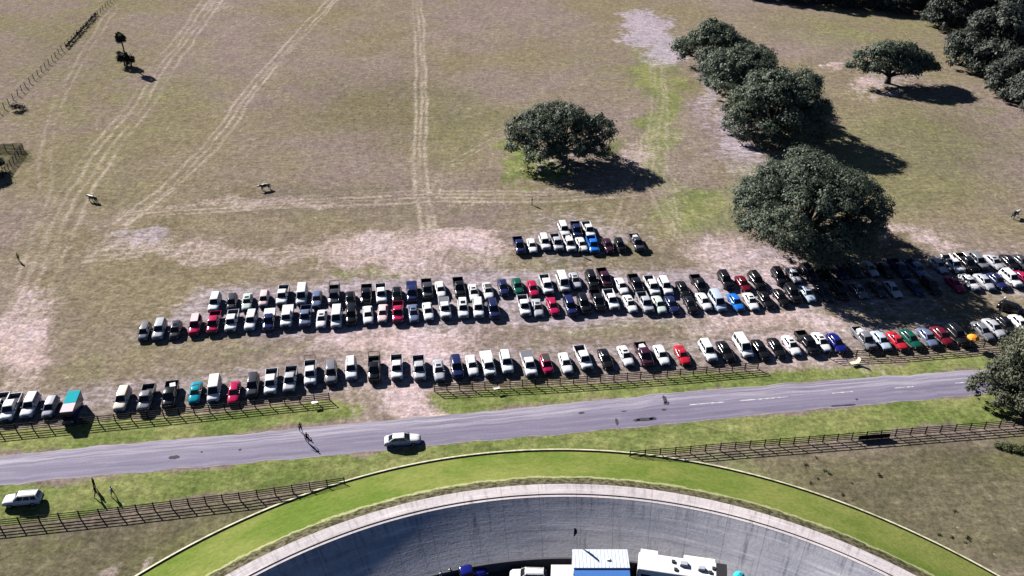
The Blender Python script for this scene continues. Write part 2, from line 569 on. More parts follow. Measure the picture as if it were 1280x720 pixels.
def bowl():
    g = NT('mown_bank_grass')
    U = g.coords('UV', (.25, 1, 1))
    P = g.coords('Object')
    n1 = g.noise(U, 1.3, 5, .65)
    n2 = g.noise(P, .06, 5, .65)
    n3 = g.noise(P, 1.6, 4, .7)
    c = g.mix(g.ramp(n2, .38, .62), (0.086, 0.128, 0.024), (0.152, 0.170, 0.048))
    c = g.mix(g.math('MULTIPLY', g.ramp(n1, .5, .75), .55), c, (0.165, 0.168, 0.068))
    k = g.math('MULTIPLY_ADD', g.math('SUBTRACT', n3, .5), 1.0, 1.0)
    kc = g.n('ShaderNodeCombineColor')
    for i in range(3):
        g.l(k, kc.inputs[i])
    c = g.mix(1.0, c, kc.outputs[0], 'MULTIPLY')
    # ragged strip of weeds and soil along the concrete
    sep = g.n('ShaderNodeSeparateXYZ')
    g.l(g.coords('UV'), sep.inputs[0])
    edge = g.math('ADD', sep.outputs[1], g.math('MULTIPLY', g.math('SUBTRACT', g.noise(P, .7, 4, .7), .5), 2.2))
    c = g.mix(g.ramp(edge, 9.9, 10.4), c, g.mix(g.ramp(n3, .4, .6), (0.035, 0.033, 0.02), (0.12, 0.11, 0.07)))
    c = g.mix(g.math('MULTIPLY', g.math('MULTIPLY', g.ramp(edge, 9.3, 9.6), g.ramp(edge, 10.1, 9.8)), .85), c, (0.30, 0.29, 0.17))
    g.base(c)
    g.rough(1.0, 0.0)
    g.bump(n3, .5, .15)
    pr = [(R_KERB - .1, -0.02)] + [(R_KERB - .1 - t * (R_KERB - R_RIM), Z_RIM * (t ** 1.05)) for t in [i / 10 for i in range(1, 11)]]
    tag(ring_mesh('grass_bank', pr, g.m), kind='structure')

    w = NT('kerb_white_paint')
    nn = w.noise(w.coords('Object'), 1.2, 5, .7)
    w.base(w.mix(w.ramp(nn, .35, .6), (0.32, 0.31, 0.18), (0.58, 0.56, 0.38)))
    w.rough(.7)
    k = R_KERB
    tag(ring_mesh('white_kerb', [(k + .12, 0), (k + .12, .24), (k - .12, .25), (k - .12, .0)], w.m, smooth=False), kind='structure')

    def concrete(name, a, b, dark, streak_v, stain):
        g = NT(name)
        U = g.coords('UV')
        rad = g.noise(g.coords('UV', (.9, .10, 1)), 1.0, 5, .7)
        cir = g.noise(g.coords('UV', (.06, 1.3, 1)), 1.0, 6, .7)
        blo = g.noise(g.coords('UV', (.12, .25, 1)), 1.0, 4, .6)
        fin = g.noise(U, 2.6, 4, .7)
        c = g.mix(g.ramp(blo, .35, .65), a, b)
        c = g.mix(g.math('MULTIPLY', g.ramp(rad, .54, .72), stain), c, dark)
        c = g.mix(g.math('MULTIPLY', g.ramp(cir, .52, .74), streak_v), c, dark)
        sep = g.n('ShaderNodeSeparateXYZ')
        g.l(U, sep.inputs[0])
        sx = g.math('ABSOLUTE', g.math('SUBTRACT', g.math('FRACT', g.math('DIVIDE', sep.outputs[0], 4.6)), .5))
        c = g.mix(g.math('MULTIPLY', g.math('LESS_THAN', sx, .012), .45), c, dark)
        drip = g.math('MULTIPLY', g.ramp(g.noise(g.coords('UV', (1.6, .16, 1)), 1.0, 5, .7), .46, .66), g.ramp(g.math('ADD', sep.outputs[1], g.math('MULTIPLY', blo, 3.0)), 4.2, 1.2))
        c = g.mix(g.math('MULTIPLY', drip, stain), c, dark)
        c = g.mix(g.math('MULTIPLY', g.ramp(g.noise(g.coords('UV', (.05, 1.1, 1), (0, 0, .06)), 1.3, 5, .75), .5, .7), streak_v), c, tuple(min(.75, x * 1.45) for x in b))
        k = g.math('MULTIPLY_ADD', g.math('SUBTRACT', fin, .5), .7, 1.0)
        kc = g.n('ShaderNodeCombineColor')
        for i in range(3):
            g.l(k, kc.inputs[i])
        g.base(g.mix(1.0, c, kc.outputs[0], 'MULTIPLY'))
        g.rough(.75, .3)
        g.bump(g.math('ADD', cir, fin), .35, .06)
        return g.m

    top = concrete('rim_concrete', (0.44, 0.40, 0.42), (0.52, 0.47, 0.48), (0.20, 0.18, 0.18), .5, .75)
    bank = concrete('bank_concrete', (0.34, 0.34, 0.39), (0.45, 0.44, 0.48), (0.13, 0.13, 0.17), .6, .8)
    tag(ring_mesh('concrete_rim', [(R_RIM + .1, Z_RIM - .25), (R_RIM, Z_RIM + .03), (R_LINE + .02, Z_RIM + .02), (R_LINE, Z_RIM - .05)], top, smooth=False), kind='structure')
    strip = simple('shadow_line_black', (0.015, 0.015, 0.017), .8)  # black ring stands in for a thin cable or rail shadow along the rim
    tag(ring_mesh('shadow_line', [(R_LINE + .50, Z_RIM + .02), (R_LINE + .50, Z_RIM + .09), (R_LINE + .41, Z_RIM + .09), (R_LINE + .41, Z_RIM + .02)], strip, smooth=False), kind='structure')
    prof = []
    for i in range(13):
        t = i / 12
        prof.append((R_LINE - .02 - t * (R_LINE - R_FOOT), Z_RIM - (Z_RIM - Z_FOOT) * (1.12 * t - .12 * t * t)))
    tag(ring_mesh('banked_track', prof, bank), kind='structure')
    dk = simple('dark_retaining_concrete', (0.06, 0.06, 0.075), .8)
    tag(ring_mesh('track_wall', [(R_FOOT, Z_FOOT + .02), (R_FOOT - .25, Z_FOOT + .02), (R_FOOT - .27, 0)], dk, smooth=False), kind='structure')
    a = NT('infield_asphalt')
    nn = a.noise(a.coords('Object'), .4, 6, .65)
    a.base(a.mix(a.ramp(nn, .35, .65), (0.022, 0.022, 0.028), (0.05, 0.048, 0.055)))
    a.rough(.9, .2)
    mb = MB()
    mb.poly([(BC.x + (R_FOOT - .1) * math.cos(2 * math.pi * k / 128), BC.y + (R_FOOT - .1) * math.sin(2 * math.pi * k / 128), 0.0) for k in range(128)])
    tag(mb.build('infield', a.m), kind='structure')


bowl()


# ------------------------------------------------------------------ road
def road():
    top = [(0, 570), (150, 555), (300, 543), (450, 528), (545, 520), (700, 505), (850, 490), (1000, 478), (1210, 463)]
    bot = [(0, 607), (120, 595), (300, 580), (400, 571), (560, 555), (700, 543), (850, 529), (1000, 514), (1220, 494)]

    def ext(px):
        p = [at(x, y) for x, y in px]
        a = (p[0] - p[2]).normalized()
        b = (p[-1] - p[-3]).normalized()
        return [p[0] + a * 900] + p + [p[-1] + b * 900]
    T, B = ext(top), ext(bot)

    def along(P, x):
        for i in range(len(P) - 1):
            if P[i].x <= x <= P[i + 1].x:
                t = (x - P[i].x) / (P[i + 1].x - P[i].x)
                return P[i].lerp(P[i + 1], t)
        return P[-1]
    xs = [-700, -400, -250, -160] + list(np.arange(-120, 120.1, 1.0)) + [160, 250, 400, 700]
    g = NT('worn_asphalt')
    U = g.coords('UV')
    L = g.noise(g.coords('UV', (.035, .95, 1)), 1.0, 5, .65)
    m1 = g.noise(g.coords('UV', (.15, .5, 1)), 1.0, 5, .6)
    f1 = g.noise(U, 3.0, 4, .7)
    c = g.mix(g.ramp(L, .30, .74), (0.134, 0.120, 0.176), (0.226, 0.204, 0.282))
    c = g.mix(g.math('MULTIPLY', g.ramp(m1, .52, .75), .5), c, (0.30, 0.285, 0.33))
    sep = g.n('ShaderNodeSeparateXYZ')
    g.l(U, sep.inputs[0])
    v = sep.outputs[1]
    # paler worn lane along the field side, crumbling light edges
    pale = g.math('MULTIPLY', g.ramp(v, 4.0, 6.2), g.ramp(g.noise(g.coords('UV', (.06, 1.3, 1)), 1.0, 5, .7), .40, .62))
    c = g.mix(g.math('MULTIPLY', pale, .6), c, (0.42, 0.395, 0.45))
    edge = g.math('ADD', g.math('ABSOLUTE', g.math('SUBTRACT', v, 4.3)), g.math('MULTIPLY', g.math('SUBTRACT', g.noise(U, .5, 5, .7), .5), 1.6))
    c = g.mix(g.math('MULTIPLY', g.ramp(edge, 4.0, 4.3), .75), c, (0.30, 0.27, 0.22))
    k = g.math('MULTIPLY_ADD', g.math('SUBTRACT', f1, .5), .55, 1.0)
    kc = g.n('ShaderNodeCombineColor')
    for i in range(3):
        g.l(k, kc.inputs[i])
    g.base(g.mix(1.0, c, kc.outputs[0], 'MULTIPLY'))
    g.rough(.85, .25)
    vs_, fs_, uv = [], [], []
    N = 8
    for x in xs:
        a, b = along(B, x), along(T, x)
        wob0 = (mnoise.noise((x * .25, 0, 0)) * .35 + mnoise.noise((x * .9, 5, 0)) * .2)
        wob1 = (mnoise.noise((x * .25, 9, 0)) * .35 + mnoise.noise((x * .9, 15, 0)) * .2)
        d = (b - a).normalized()
        a = a + d * wob0
        b = b + d * wob1
        w = (b - a).length
        for j in range(N + 1):
            p = a.lerp(b, j / N)
            vs_.append((p.x, p.y, .012 + .03 * math.sin(math.pi * j / N)))
            uv.append((x, 8.6 * j / N))
    for i in range(len(xs) - 1):
        for j in range(N):
            fs_.append((i * (N + 1) + j, (i + 1) * (N + 1) + j, (i + 1) * (N + 1) + j + 1, i * (N + 1) + j + 1))
    me = bpy.data.meshes.new('road')
    me.from_pydata(vs_, [], fs_)
    l = me.uv_layers.new(name='UVMap')
    for lp in me.loops:
        l.data[lp.index].uv = uv[lp.vertex_index]
    me.materials.append(g.m)
    tag(link(bpy.data.objects.new('road', me)), kind='structure')

    def fr(x, t):
        p = along(B, x).lerp(along(T, x), t)
        return Vector((p.x, p.y, .02 + .03 * math.sin(math.pi * t)))
    # painted dashes and dark repair patches, each a thin sheet on the road
    wp = NT('worn_road_paint')
    nn = wp.noise(wp.coords('Object', (1, 1, 1)), 1.5, 5, .7)
    wp.base(wp.mix(wp.ramp(nn, .4, .62), (0.28, 0.27, 0.31), (0.58, 0.57, 0.59)))
    wp.rough(.8, .3)
    mb = MB()
    for x0, x1 in ((862, 905), (925, 985), (1040, 1066), (1118, 1142), (1194, 1224)):
        a, b = at(x0, 500).x, at(x1, 500).x
        for p, q in (((x0, 506 - (x0 - 862) * .0815), (x1, 506 - (x1 - 862) * .0815)),):
            A, B2 = at(*p, .056), at(*q, .056)
            d = (B2 - A).normalized()
            n = Vector((-d.y, d.x, 0)) * .11
            mb.quad(A - n, B2 - n, B2 + n, A + n)
    tag(mb.build('road_marking', wp.m), kind='structure')
    pm = NT('fresh_tar_patch')
    nn = pm.noise(pm.coords('Object'), 2.0, 5, .7)
    pm.base(pm.mix(nn, (0.028, 0.026, 0.035), (0.075, 0.07, 0.09)))
    pm.rough(.9, .2)
    mb = MB()
    r2 = random.Random(3)
    for px, py, a, b in ((218, 571.5, .75, .38), (300, 562, .2, .2), (252, 565, .18, .15), (771, 527, .22, .75), (806, 524, 1.35, .38), (816, 523, .5, .4), (796, 525, .5, .25), (831, 499, .32, .9), (833, 504, .5, .4), (830, 512, .4, .22), (727, 516, .5, .22), (780, 514, .4, .12), (1071, 499, .22, .2), (1060, 506, 1.2, .15), (1045, 507, .9, .12)):
        c = at(px, py, .053)
        m = 14
        mb.poly([(c.x + a * math.cos(2 * math.pi * k / m) * r2.uniform(.8, 1.2), c.y + b * math.sin(2 * math.pi * k / m) * r2.uniform(.8, 1.2) + .09 * a * math.cos(2 * math.pi * k / m), c.z) for k in range(m)])
    tag(mb.build('road_patch', pm.m), kind='structure')


road()
# ------------------------------------------------------------------ fences
BLACK_WOOD = simple('black_stained_wood', (0.013, 0.012, 0.012), .8, .4, 4.0, spec=.2)
GREY_WOOD = simple('weathered_wood', (0.05, 0.043, 0.038), .9, .35, 4.0, spec=.2)
WIRE = simple('dull_fence_wire', (0.10, 0.09, 0.085), .7, .2)


def fence(pts, spacing, label, h=1.4, rails=4, group=None, mat=BLACK_WOOD, pw=.13, rh=.13, name='board_fence', lean=0.0, skip=()):
    """pts: world polyline; posts and rails are parts"""
    segs = []
    for a, b in zip(pts[:-1], pts[1:]):
        n = max(1, round((b - a).length / spacing))
        segs += [(a.lerp(b, i / n), a.lerp(b, (i + 1) / n)) for i in range(n)]
    root = empty(name, pts[0])
    tag(root, label, 'fence', group)
    pb = MB()
    pb.box((0, 0, h / 2 + .03 - .15), (pw, pw, h + .3))
    pm = pb.mesh('post', mat, bevel=.01, seg=1)
    ends = [s[0] for s in segs] + [segs[-1][1]]
    r = random.Random(len(ends))
    for k, p in enumerate(ends):
        o = link(bpy.data.objects.new('post', pm), root)
        o.location = p - pts[0]
        o.rotation_euler = (r.gauss(0, lean), r.gauss(0, lean), math.atan2(segs[min(k, len(segs) - 1)][1].y - segs[min(k, len(segs) - 1)][0].y, segs[min(k, len(segs) - 1)][1].x - segs[min(k, len(segs) - 1)][0].x))
    for q in range(rails):
        z = h * (q + .75) / (rails - .05)
        rb = MB()
        for (a, b) in segs:
            a2, b2 = a - pts[0], b - pts[0]
            d = (b2 - a2)
            L = d.length
            rz = math.atan2(d.y, d.x)
            off = Vector((math.sin(rz), -math.cos(rz), 0)) * (pw / 2 + .018)
            c = (a2 + b2) / 2 + off
            rb.box((c.x, c.y, z + r.uniform(-.012, .012)), (L - .01, .03, rh), rz)
        rb.build('rail', mat, root)
    return root


FG = 'black board fences along the road'
fence([at(-75, 549), at(0, 541), at(205, 521), at(412, 500)], 2.25, 'black board fence at far left, in front of the box van, up to sandy gateway', group=FG)
fence([at(543, 489), at(700, 481), at(850, 470), at(947, 461)], 2.0, 'black board fence in front of the middle cars, between the two sandy gateways', group=FG)
fence([at(1036, 448), at(1120, 444), at(1212, 436), at(1330, 427)], 2.3, 'black board fence beside the right end of the fence row, reaching the roadside tree', group=FG)
fence([at(-80, 668), at(0, 659), at(150, 643), at(300, 625), at(431, 606)], 2.25, 'black board fence below the road at left, ending at the white kerb', group=FG)
fence([at(787, 573), at(900, 563), at(1100, 547), at(1285, 532), at(1420, 520)], 2.2, 'black board fence below the road at right, from white kerb to roadside tree', group=FG)
# far pasture fences
fence([at(-60, 190), at(30, 188), at(5, 222), at(-60, 270)], 2.0, 'dark weathered corral fence jutting in at the left edge of the field', h=1.8, rails=5, mat=BLACK_WOOD, lean=.03, rh=.16)
fence([at(-40, 168), at(0, 142), at(70, 72), at(150, -8), at(200, -50)], 3.2, 'leaning post and wire fence crossing the top left corner', h=1.7, rails=3, mat=GREY_WOOD, pw=.15, rh=.04, lean=.07, name='wire_fence')
def gate_panel():
    a, b = at(1072, 549.5), at(1111, 546.5)
    root = empty('fence_panel', (a + b) / 2, math.atan2((b - a).y, (b - a).x))
    L = (b - a).length
    tag(root, 'solid dark panel fixed on the right roadside fence', 'panel')
    m = MB()
    m.box((0, -.13, .44), (L, .03, .82))
    m.build('sheet', BLACK_WOOD, root)
    m = MB()
    for s in (-1, 1):
        m.box((s * (L / 2 - .05), -.17, .45), (.07, .04, .9))
    m.build('batten', GREY_WOOD, root)


gate_panel()


# ------------------------------------------------------------------ trees
def leaf_mat(name, a, b, tr=.25):
    g = NT(name)
    n1 = g.noise(g.coords('Object'), .16, 4, .6)
    n2 = g.noise(g.coords('Object'), 2.2, 3, .6)
    c = g.mix(g.ramp(g.math('MULTIPLY_ADD', n1, .6, g.math('MULTIPLY', n2, .4)), .35, .65), a, b)
    g.base(c)
    g.rough(.6, .35)
    tl = g.n('ShaderNodeBsdfTranslucent')
    g.l(c, tl.inputs[0])
    ms = g.n('ShaderNodeMixShader')
    ms.inputs[0].default_value = tr
    g.l(g.b.outputs[0], ms.inputs[1])
    g.l(tl.outputs[0], ms.inputs[2])
    g.l(ms.outputs[0], g.out.inputs[0])
    return g.m


OAK = leaf_mat('live_oak_leaves', (0.062, 0.084, 0.060), (0.155, 0.186, 0.125), .35)
OAK2 = leaf_mat('forest_oak_leaves', (0.032, 0.042, 0.036), (0.095, 0.110, 0.085))
BUSHY = leaf_mat('roadside_tree_leaves', (0.050, 0.058, 0.034), (0.128, 0.138, 0.085))
SHRUB = leaf_mat('shrub_leaves', (0.045, 0.06, 0.022), (0.11, 0.13, 0.05))
DRYM = leaf_mat('dry_vine_leaves', (0.035, 0.034, 0.026), (0.09, 0.08, 0.06))
PALM = leaf_mat('palm_fronds', (0.018, 0.022, 0.014), (0.06, 0.062, 0.042))
BARK = simple('oak_bark', (0.085, 0.072, 0.062), .95, .35, 2.5, spec=.1)


def crown(lobes, nclump, per, leaf, seed, mat, crad=1.2, name='crown'):
    """leaf faces gathered in clumps spread over the outer part of every lobe"""
    r = np.random.RandomState(seed)
    vol = np.array([(a * b + b * c + a * c) for (_, _, _, a, b, c) in lobes])
    pick = r.choice(len(lobes), nclump, p=vol / vol.sum())
    V, F = [], []
    LB = np.array(lobes)
    cen = []
    for p in pick:
        lx, ly, lz, a, b, c = LB[p]
        d = r.normal(size=3)
        d /= np.linalg.norm(d)
        if d[2] < -.35:
            d[2] *= -.6
            d /= np.linalg.norm(d)
        q = r.uniform(.62, 1.0) ** .6 * r.uniform(.93, 1.05)
        cen.append((lx + d[0] * a * q, ly + d[1] * b * q, lz + d[2] * c * q, d[0], d[1], d[2]))
    cen = np.array(cen)
    n = nclump * per
    C = np.repeat(cen, per, 0)
    cr = np.repeat(r.uniform(.6, 1.25, nclump) * crad, per)
    off = r.normal(size=(n, 3)) * .5 * cr[:, None]
    off[:, 2] *= .7
    O = C[:, :3] + off
    nrm = C[:, 3:] * .6 + off / (np.linalg.norm(off, axis=1, keepdims=True) + 1e-6) * .85 + r.normal(size=(n, 3)) * .38 + np.array([0, 0, .25])
    nrm /= np.linalg.norm(nrm, axis=1, keepdims=True)
    t = np.cross(nrm, r.normal(size=(n, 3)))
    t /= np.linalg.norm(t, axis=1, keepdims=True)
    b = np.cross(nrm, t)
    s = leaf * r.uniform(.55, 1.25, (n, 1))
    asp = r.uniform(.5, .9, (n, 1))
    q = np.stack([O - t * s - b * s * asp * .3, O + t * s * .2 - b * s * asp, O + t * s + b * s * asp * .2, O - t * s * .1 + b * s * asp], 1)
    q = q.reshape(-1, 3)
    q[:, 2] = np.maximum(q[:, 2], .15)
    me = bpy.data.meshes.new(name)
    me.vertices.add(4 * n)
    me.vertices.foreach_set('co', q.astype(np.float32).ravel())
    me.loops.add(4 * n)
    me.loops.foreach_set('vertex_index', np.arange(4 * n, dtype=np.int32))
    me.polygons.add(n)
    me.polygons.foreach_set('loop_start', np.arange(0, 4 * n, 4, dtype=np.int32))
    me.polygons.foreach_set('loop_total', np.full(n, 4, dtype=np.int32))
    me.update()
    me.materials.append(mat)
    return me


def trunk_mesh(lobes, r0, fork, seed):
    rr = random.Random(seed)
    m = MB()
    m.tube([(0, 0, -.3), (.05, .02, fork * .45), (0, 0, fork)], [r0 * 1.35, r0, r0 * .85], 10)
    for (lx, ly, lz, a, b, c) in lobes:
        e = Vector((lx, ly, lz))
        s = Vector((0, 0, fork * rr.uniform(.6, .98)))
        mid = s.lerp(e, .5) + Vector((rr.uniform(-1, 1), rr.uniform(-1, 1), rr.uniform(-.3, 1.2)))
        rb = r0 * rr.uniform(.4, .6)
        m.tube([s, s.lerp(mid, .5) + Vector((0, 0, .3)), mid, mid.lerp(e, .6), e], [rb, rb * .8, rb * .62, rb * .42, rb * .25], 7)
        for _ in range(4):
            d = Vector((rr.uniform(-1, 1) * a, rr.uniform(-1, 1) * b, rr.uniform(-.3, .8) * c))
            m.tube([mid.lerp(e, .5), e + d * .35, e + d * .8], [rb * .35, rb * .22, rb * .08], 5)
    return m.mesh('trunk', BARK, smooth=True)


def oak_lobes(seed, rad, h, base, n=11, flat=1.0, ky=1.0):
    """a spreading dome: ring of low outer lobes, ring of middle lobes and a top"""
    rr = random.Random(seed)
    out = []
    n1 = n
    for k in range(n1):
        a = 2 * math.pi * (k + rr.uniform(-.3, .3)) / n1
        d = rad * rr.uniform(.58, .74)
        s = rad * rr.uniform(.19, .34)
        out.append((d * math.cos(a), d * math.sin(a), base + (h - base) * rr.uniform(.22, .42), s * 1.15, s * 1.15, s * .85 * flat))
    n2 = max(4, n // 2)
    for k in range(n2):
        a = 2 * math.pi * (k + rr.uniform(-.3, .3)) / n2 + .4
        d = rad * rr.uniform(.28, .44)
        s = rad * rr.uniform(.22, .37)
        out.append((d * math.cos(a), d * math.sin(a), base + (h - base) * rr.uniform(.55, .72), s * 1.1, s * 1.1, min(s * .9 * flat, (h - base) * .32)))
    out.append((rr.uniform(-.1, .1) * rad, rr.uniform(-.1, .1) * rad, h - (h - base) * .27, rad * .36, rad * .36, (h - base) * .26))
    return [(x, y * ky, z, a, b * ky, c) for x, y, z, a, b, c in out]


def tree(name, p, lobes, nclump, per, leaf, seed, label, mat=OAK, r0=.8, fork=2.6, rz=0.0, group=None, crad=1.2, cat='tree'):
    root = empty(name, p, rz)
    tag(root, label, cat, group)
    link(bpy.data.objects.new('trunk', trunk_mesh(lobes, r0, fork, seed)), root)
    link(bpy.data.objects.new('crown', crown(lobes, nclump, per, leaf, seed, mat, crad)), root)
    return root


OG = 'old oaks standing in the field'
T1 = [(-7.5, 1.0, 6.4, 4.8, 5.0, 3.8), (-3.5, -3.0, 7.0, 5.0, 4.6, 4.4), (-2.0, 4.0, 8.2, 5.4, 4.8, 3.8), (2.2, 0.5, 8.4, 5.2, 5.2, 4.0), (-9.0, -3.5, 4.2, 3.4, 3.2, 2.6), (-4.0, -7.0, 4.0, 4.4, 3.2, 2.8),
      (2.0, -6.0, 4.6, 4.4, 3.8, 3.2), (9.6, -1.0, 6.2, 3.6, 3.8, 4.0), (8.0, -5.0, 3.6, 3.4, 3.0, 2.6), (6.0, 4.5, 5.4, 4.0, 4.0, 3.0), (-6.0, 0.5, 9.4, 2.4, 2.4, 2.2), (9.2, .5, 9.0, 1.8, 1.8, 1.6)]
tree('oak_tree', at(698, 197), T1, 680, 56, .235, 3, 'lone round oak with wide black shadow in the middle of the field', group=OG, r0=.7, fork=2.0)
tree('oak_tree', at(1002, 304), oak_lobes(5, 14.8, 18.5, 1.6, 14, 1.0, 1.30), 1500, 62, .23, 5, 'largest oak, a broad green dome shading the parked cars', group=OG, r0=1.0, fork=2.8)
tree('oak_tree', at(966, 166), oak_lobes(8, 13.8, 16.5, .8, 12) + [(10 * math.cos(a), 10 * math.sin(a), 2.2, 3.2, 3.2, 2.4) for a in (3.0, 3.7, 4.4, 5.1, 5.8)], 920, 54, .26, 8, 'nearest and broadest oak of the touching row of three', group=OG, r0=.9)
tree('oak_tree', at(926, 125), oak_lobes(11, 12.8, 15.5, 1.0, 11), 660, 52, .28, 11, 'middle oak of the touching row of three', mat=OAK, group=OG, r0=.8)
tree('oak_tree', at(886, 86), oak_lobes(14, 12.0, 14.5, 1.5, 10), 540, 50, .29, 14, 'farthest oak of the touching row of three, loose at the edge', group=OG, r0=.8)
lb = [(-9.5, -1, 5.2, 3.2, 3.0, 1.7), (-6.5, 1.5, 6.8, 4.0, 3.6, 2.4), (-2.5, 0, 8.2, 4.6, 4.4, 3.2), (2.5, 1, 8.4, 4.4, 4.4, 3.0), (6.5, -.5, 6.4, 4.0, 3.8, 3.0), (9.8, 0, 4.6, 3.4, 3.2, 2.6), (0, -3.5, 6.2, 4.2, 3.2, 2.4), (4, -3.5, 4.8, 3.6, 3.0, 2.2), (9, 2.5, 5.6, 3.2, 3.0, 2.4), (0, 4, 7.4, 4.5, 3.6, 2.8), (-4.5, -3, 5.6, 3.2, 2.8, 1.9)]
tree('oak_tree', at(1109, 104), lb, 480, 42, .31, 17, 'low spreading oak with bare forked trunk showing, near the dark wood', group=OG, r0=.75, fork=2.6)

# the wood at the top right, tree by tree
FGp = 'trees of the dark wood'
wood = [(1172, 34, 10, 17, 'front tree of the dark wood, leftmost at its rounded corner'),
        (1222, 88, 14.5, 19, 'broadest front tree of the dark wood, bulging out beyond the low spreading oak'),
        (1262, 124, 11, 15, 'nearest tree of the dark wood, lowest at the right edge'),
        (1300, 140, 12, 16, 'dark wood tree cut by the right edge, behind the nearest one'),
        (1215, 30, 14, 20, 'tall tree of the dark wood behind the broadest front tree'),
        (1265, 62, 14, 20, 'tall tree of the dark wood at the right edge above the nearest one'),
        (1310, 90, 14, 20, None), (1260, 20, 15, 21, 'tree deep in the dark wood near the top right corner'),
        (1320, 40, 15, 21, None), (1215, -4, 13, 19, 'tree of the dark wood at the top edge, right of the corner tree'),
        (1166, 12, 12, 16, 'tree of the dark wood at the top edge, left of the rounded corner'),
        (1118, 10, 11, 14, 'shaded tree at the top edge, first left of the rounded wood corner'), (1062, 5, 11, 14, 'shaded tree in the middle of the black strip along the top edge'), (1006, 0, 11, 14, 'shaded tree second from the left in the black strip along the top edge'), (952, -6, 10, 13, 'shaded tree at the left end of the black strip along the top edge')]
protos = []
for i in range(3):
    lo = oak_lobes(40 + i, 12.5, 18.0, .6, 11) + [(9.6 * math.cos(a * .698), 9.6 * math.sin(a * .698), 2.4 + .6 * (a % 2), 3.0, 3.0, 2.6) for a in range(9)]
    protos.append((trunk_mesh(lo, .8, 3.5, 40 + i), crown(lo, 760, 42, .36, 40 + i, OAK2, 1.3)))
for i, (x, y, rad, h, lab) in enumerate(wood):
    root = empty('forest_tree', at(x + (14 if x > 1150 else 0), y - (4 if x > 1200 else 0)), i * 1.9)
    tag(root, lab or 'tree of the dark wood hidden past the picture edge', 'tree', FGp)
    tr, cr = protos[i % 3]
    for nm, me in (('trunk', tr), ('crown', cr)):
        o = link(bpy.data.objects.new(nm, me), root)
        o.scale = (.9 * rad / 12.5, .9 * rad / 12.5, h / 18.0)

# roadside tree at the right edge
rr = random.Random(5)
lb = [(-.5, 0, 12.0, 4.6, 4.2, 3.0)]
for k in range(20):
    a = k * 2.4
    z = 1.8 + 10.4 * k / 20
    d = 6.3 * (1.0 - .5 * (k / 20)) * rr.uniform(.72, 1.05)
    lb.append((d * math.cos(a), d * math.sin(a), z, rr.uniform(2.1, 3.2), rr.uniform(2.1, 3.2), rr.uniform(1.7, 2.5)))
tree('roadside_tree', at(1279, 520), lb, 1150, 46, .19, 23, 'bushy grey green tree at the right edge overhanging the road', mat=BUSHY, r0=.35, fork=1.8, crad=.75)
lb = [(0, 0, .3, 1.3, 1.0, .35), (1.4, -.6, .3, 1.0, .9, .4), (-1.5, .4, .25, .9, .8, .3), (2.8, -1.2, .4, 1.0, 1.0, .45)]
t = empty('bush', at(1258, 560))
tag(t, 'low green bush below the right roadside fence', 'bush')
link(bpy.data.objects.new('foliage', crown([tuple(q * .7 for q in e) for e in lb], 90, 26, .11, 31, SHRUB, .35, 'foliage')), t)
t = empty('bush', at(20, 138))
tag(t, 'scrubby grey bush grown into the top left wire fence', 'bush')
link(bpy.data.objects.new('foliage', crown([(0, 0, .9, 1.3, 1.1, 1.0), (1.4, .5, .6, .8, .8, .7)], 34, 20, .18, 33, DRYM, .6, 'foliage')), t)
# dark tree at the left edge
tree('dark_tree', at(-13, 217), oak_lobes(51, 3.2, 5.2, .4, 7), 240, 22, .34, 51, 'dark tree cut by the left edge below the corral fence', mat=OAK2, r0=.35, fork=1.5, crad=.8)
# vine-grown stretch of the far fence
a, b = at(84, 60), at(120, 20)
root = empty('overgrown_hedge', a)
tag(root, 'dark hedge of vines overgrowing one stretch of the wire fence', 'hedge')
lo = []
for k in range(24):
    p = (b - a) * (k / 23)
    lo.append((p.x, p.y, .55, .38, .38, .6 + .2 * math.sin(k * 1.7)))
link(bpy.data.objects.new('foliage', crown(lo, 240, 26, .13, 61, DRYM, .3, 'foliage')), root)


# palm with a young palm at its foot
def fan(m, o, d, L, w):
    """one drooping fan frond"""
    side = d.cross(Vector((0, 0, 1))).normalized()
    p0 = Vector(o)
    p1 = p0 + d * L * .45 + Vector((0, 0, .12 * L))
    nb = 7
    for k in range(nb):
        a = (k / (nb - 1) - .5) * 2.5
        tip = p1 + (d * math.cos(a) + side * math.sin(a)) * L * .6 - Vector((0, 0, L * (.28 + .12 * abs(a))))
        q = side * math.cos(a) - d * math.sin(a)
        mid = p1.lerp(tip, .5) + Vector((0, 0, .1))
        m.quad(p1, mid - q * w, tip, mid + q * w)
    m.tube([p0, p1], [.035, .02], 4)


def palm(p, h, nf, L, seed, label, trunk=True):
    rr = random.Random(seed)
    root = empty('palm_tree', p)
    tag(root, label, 'palm tree', 'palms in the far left of the field')
    if trunk:
        m = MB()
        m.tube([(0, 0, -.2), (.1, 0, h * .3), (.15, .1, h * .7), (0, 0, h)], [.28, .22, .2, .24], 9)
        m.build('trunk', BARK, root, smooth=True)
    m = MB()
    for k in range(nf):
        a = k * 2.399 + rr.uniform(-.2, .2)
        el = rr.uniform(-.75, 1.2) if trunk else rr.uniform(-.1, 1.35)
        d = Vector((math.cos(a) * math.cos(el), math.sin(a) * math.cos(el), math.sin(el)))
        fan(m, (0, 0, h + rr.uniform(-.2, .2)), d, L * rr.uniform(.8, 1.1), .22)
    m.build('fronds', PALM, root, recalc=False)


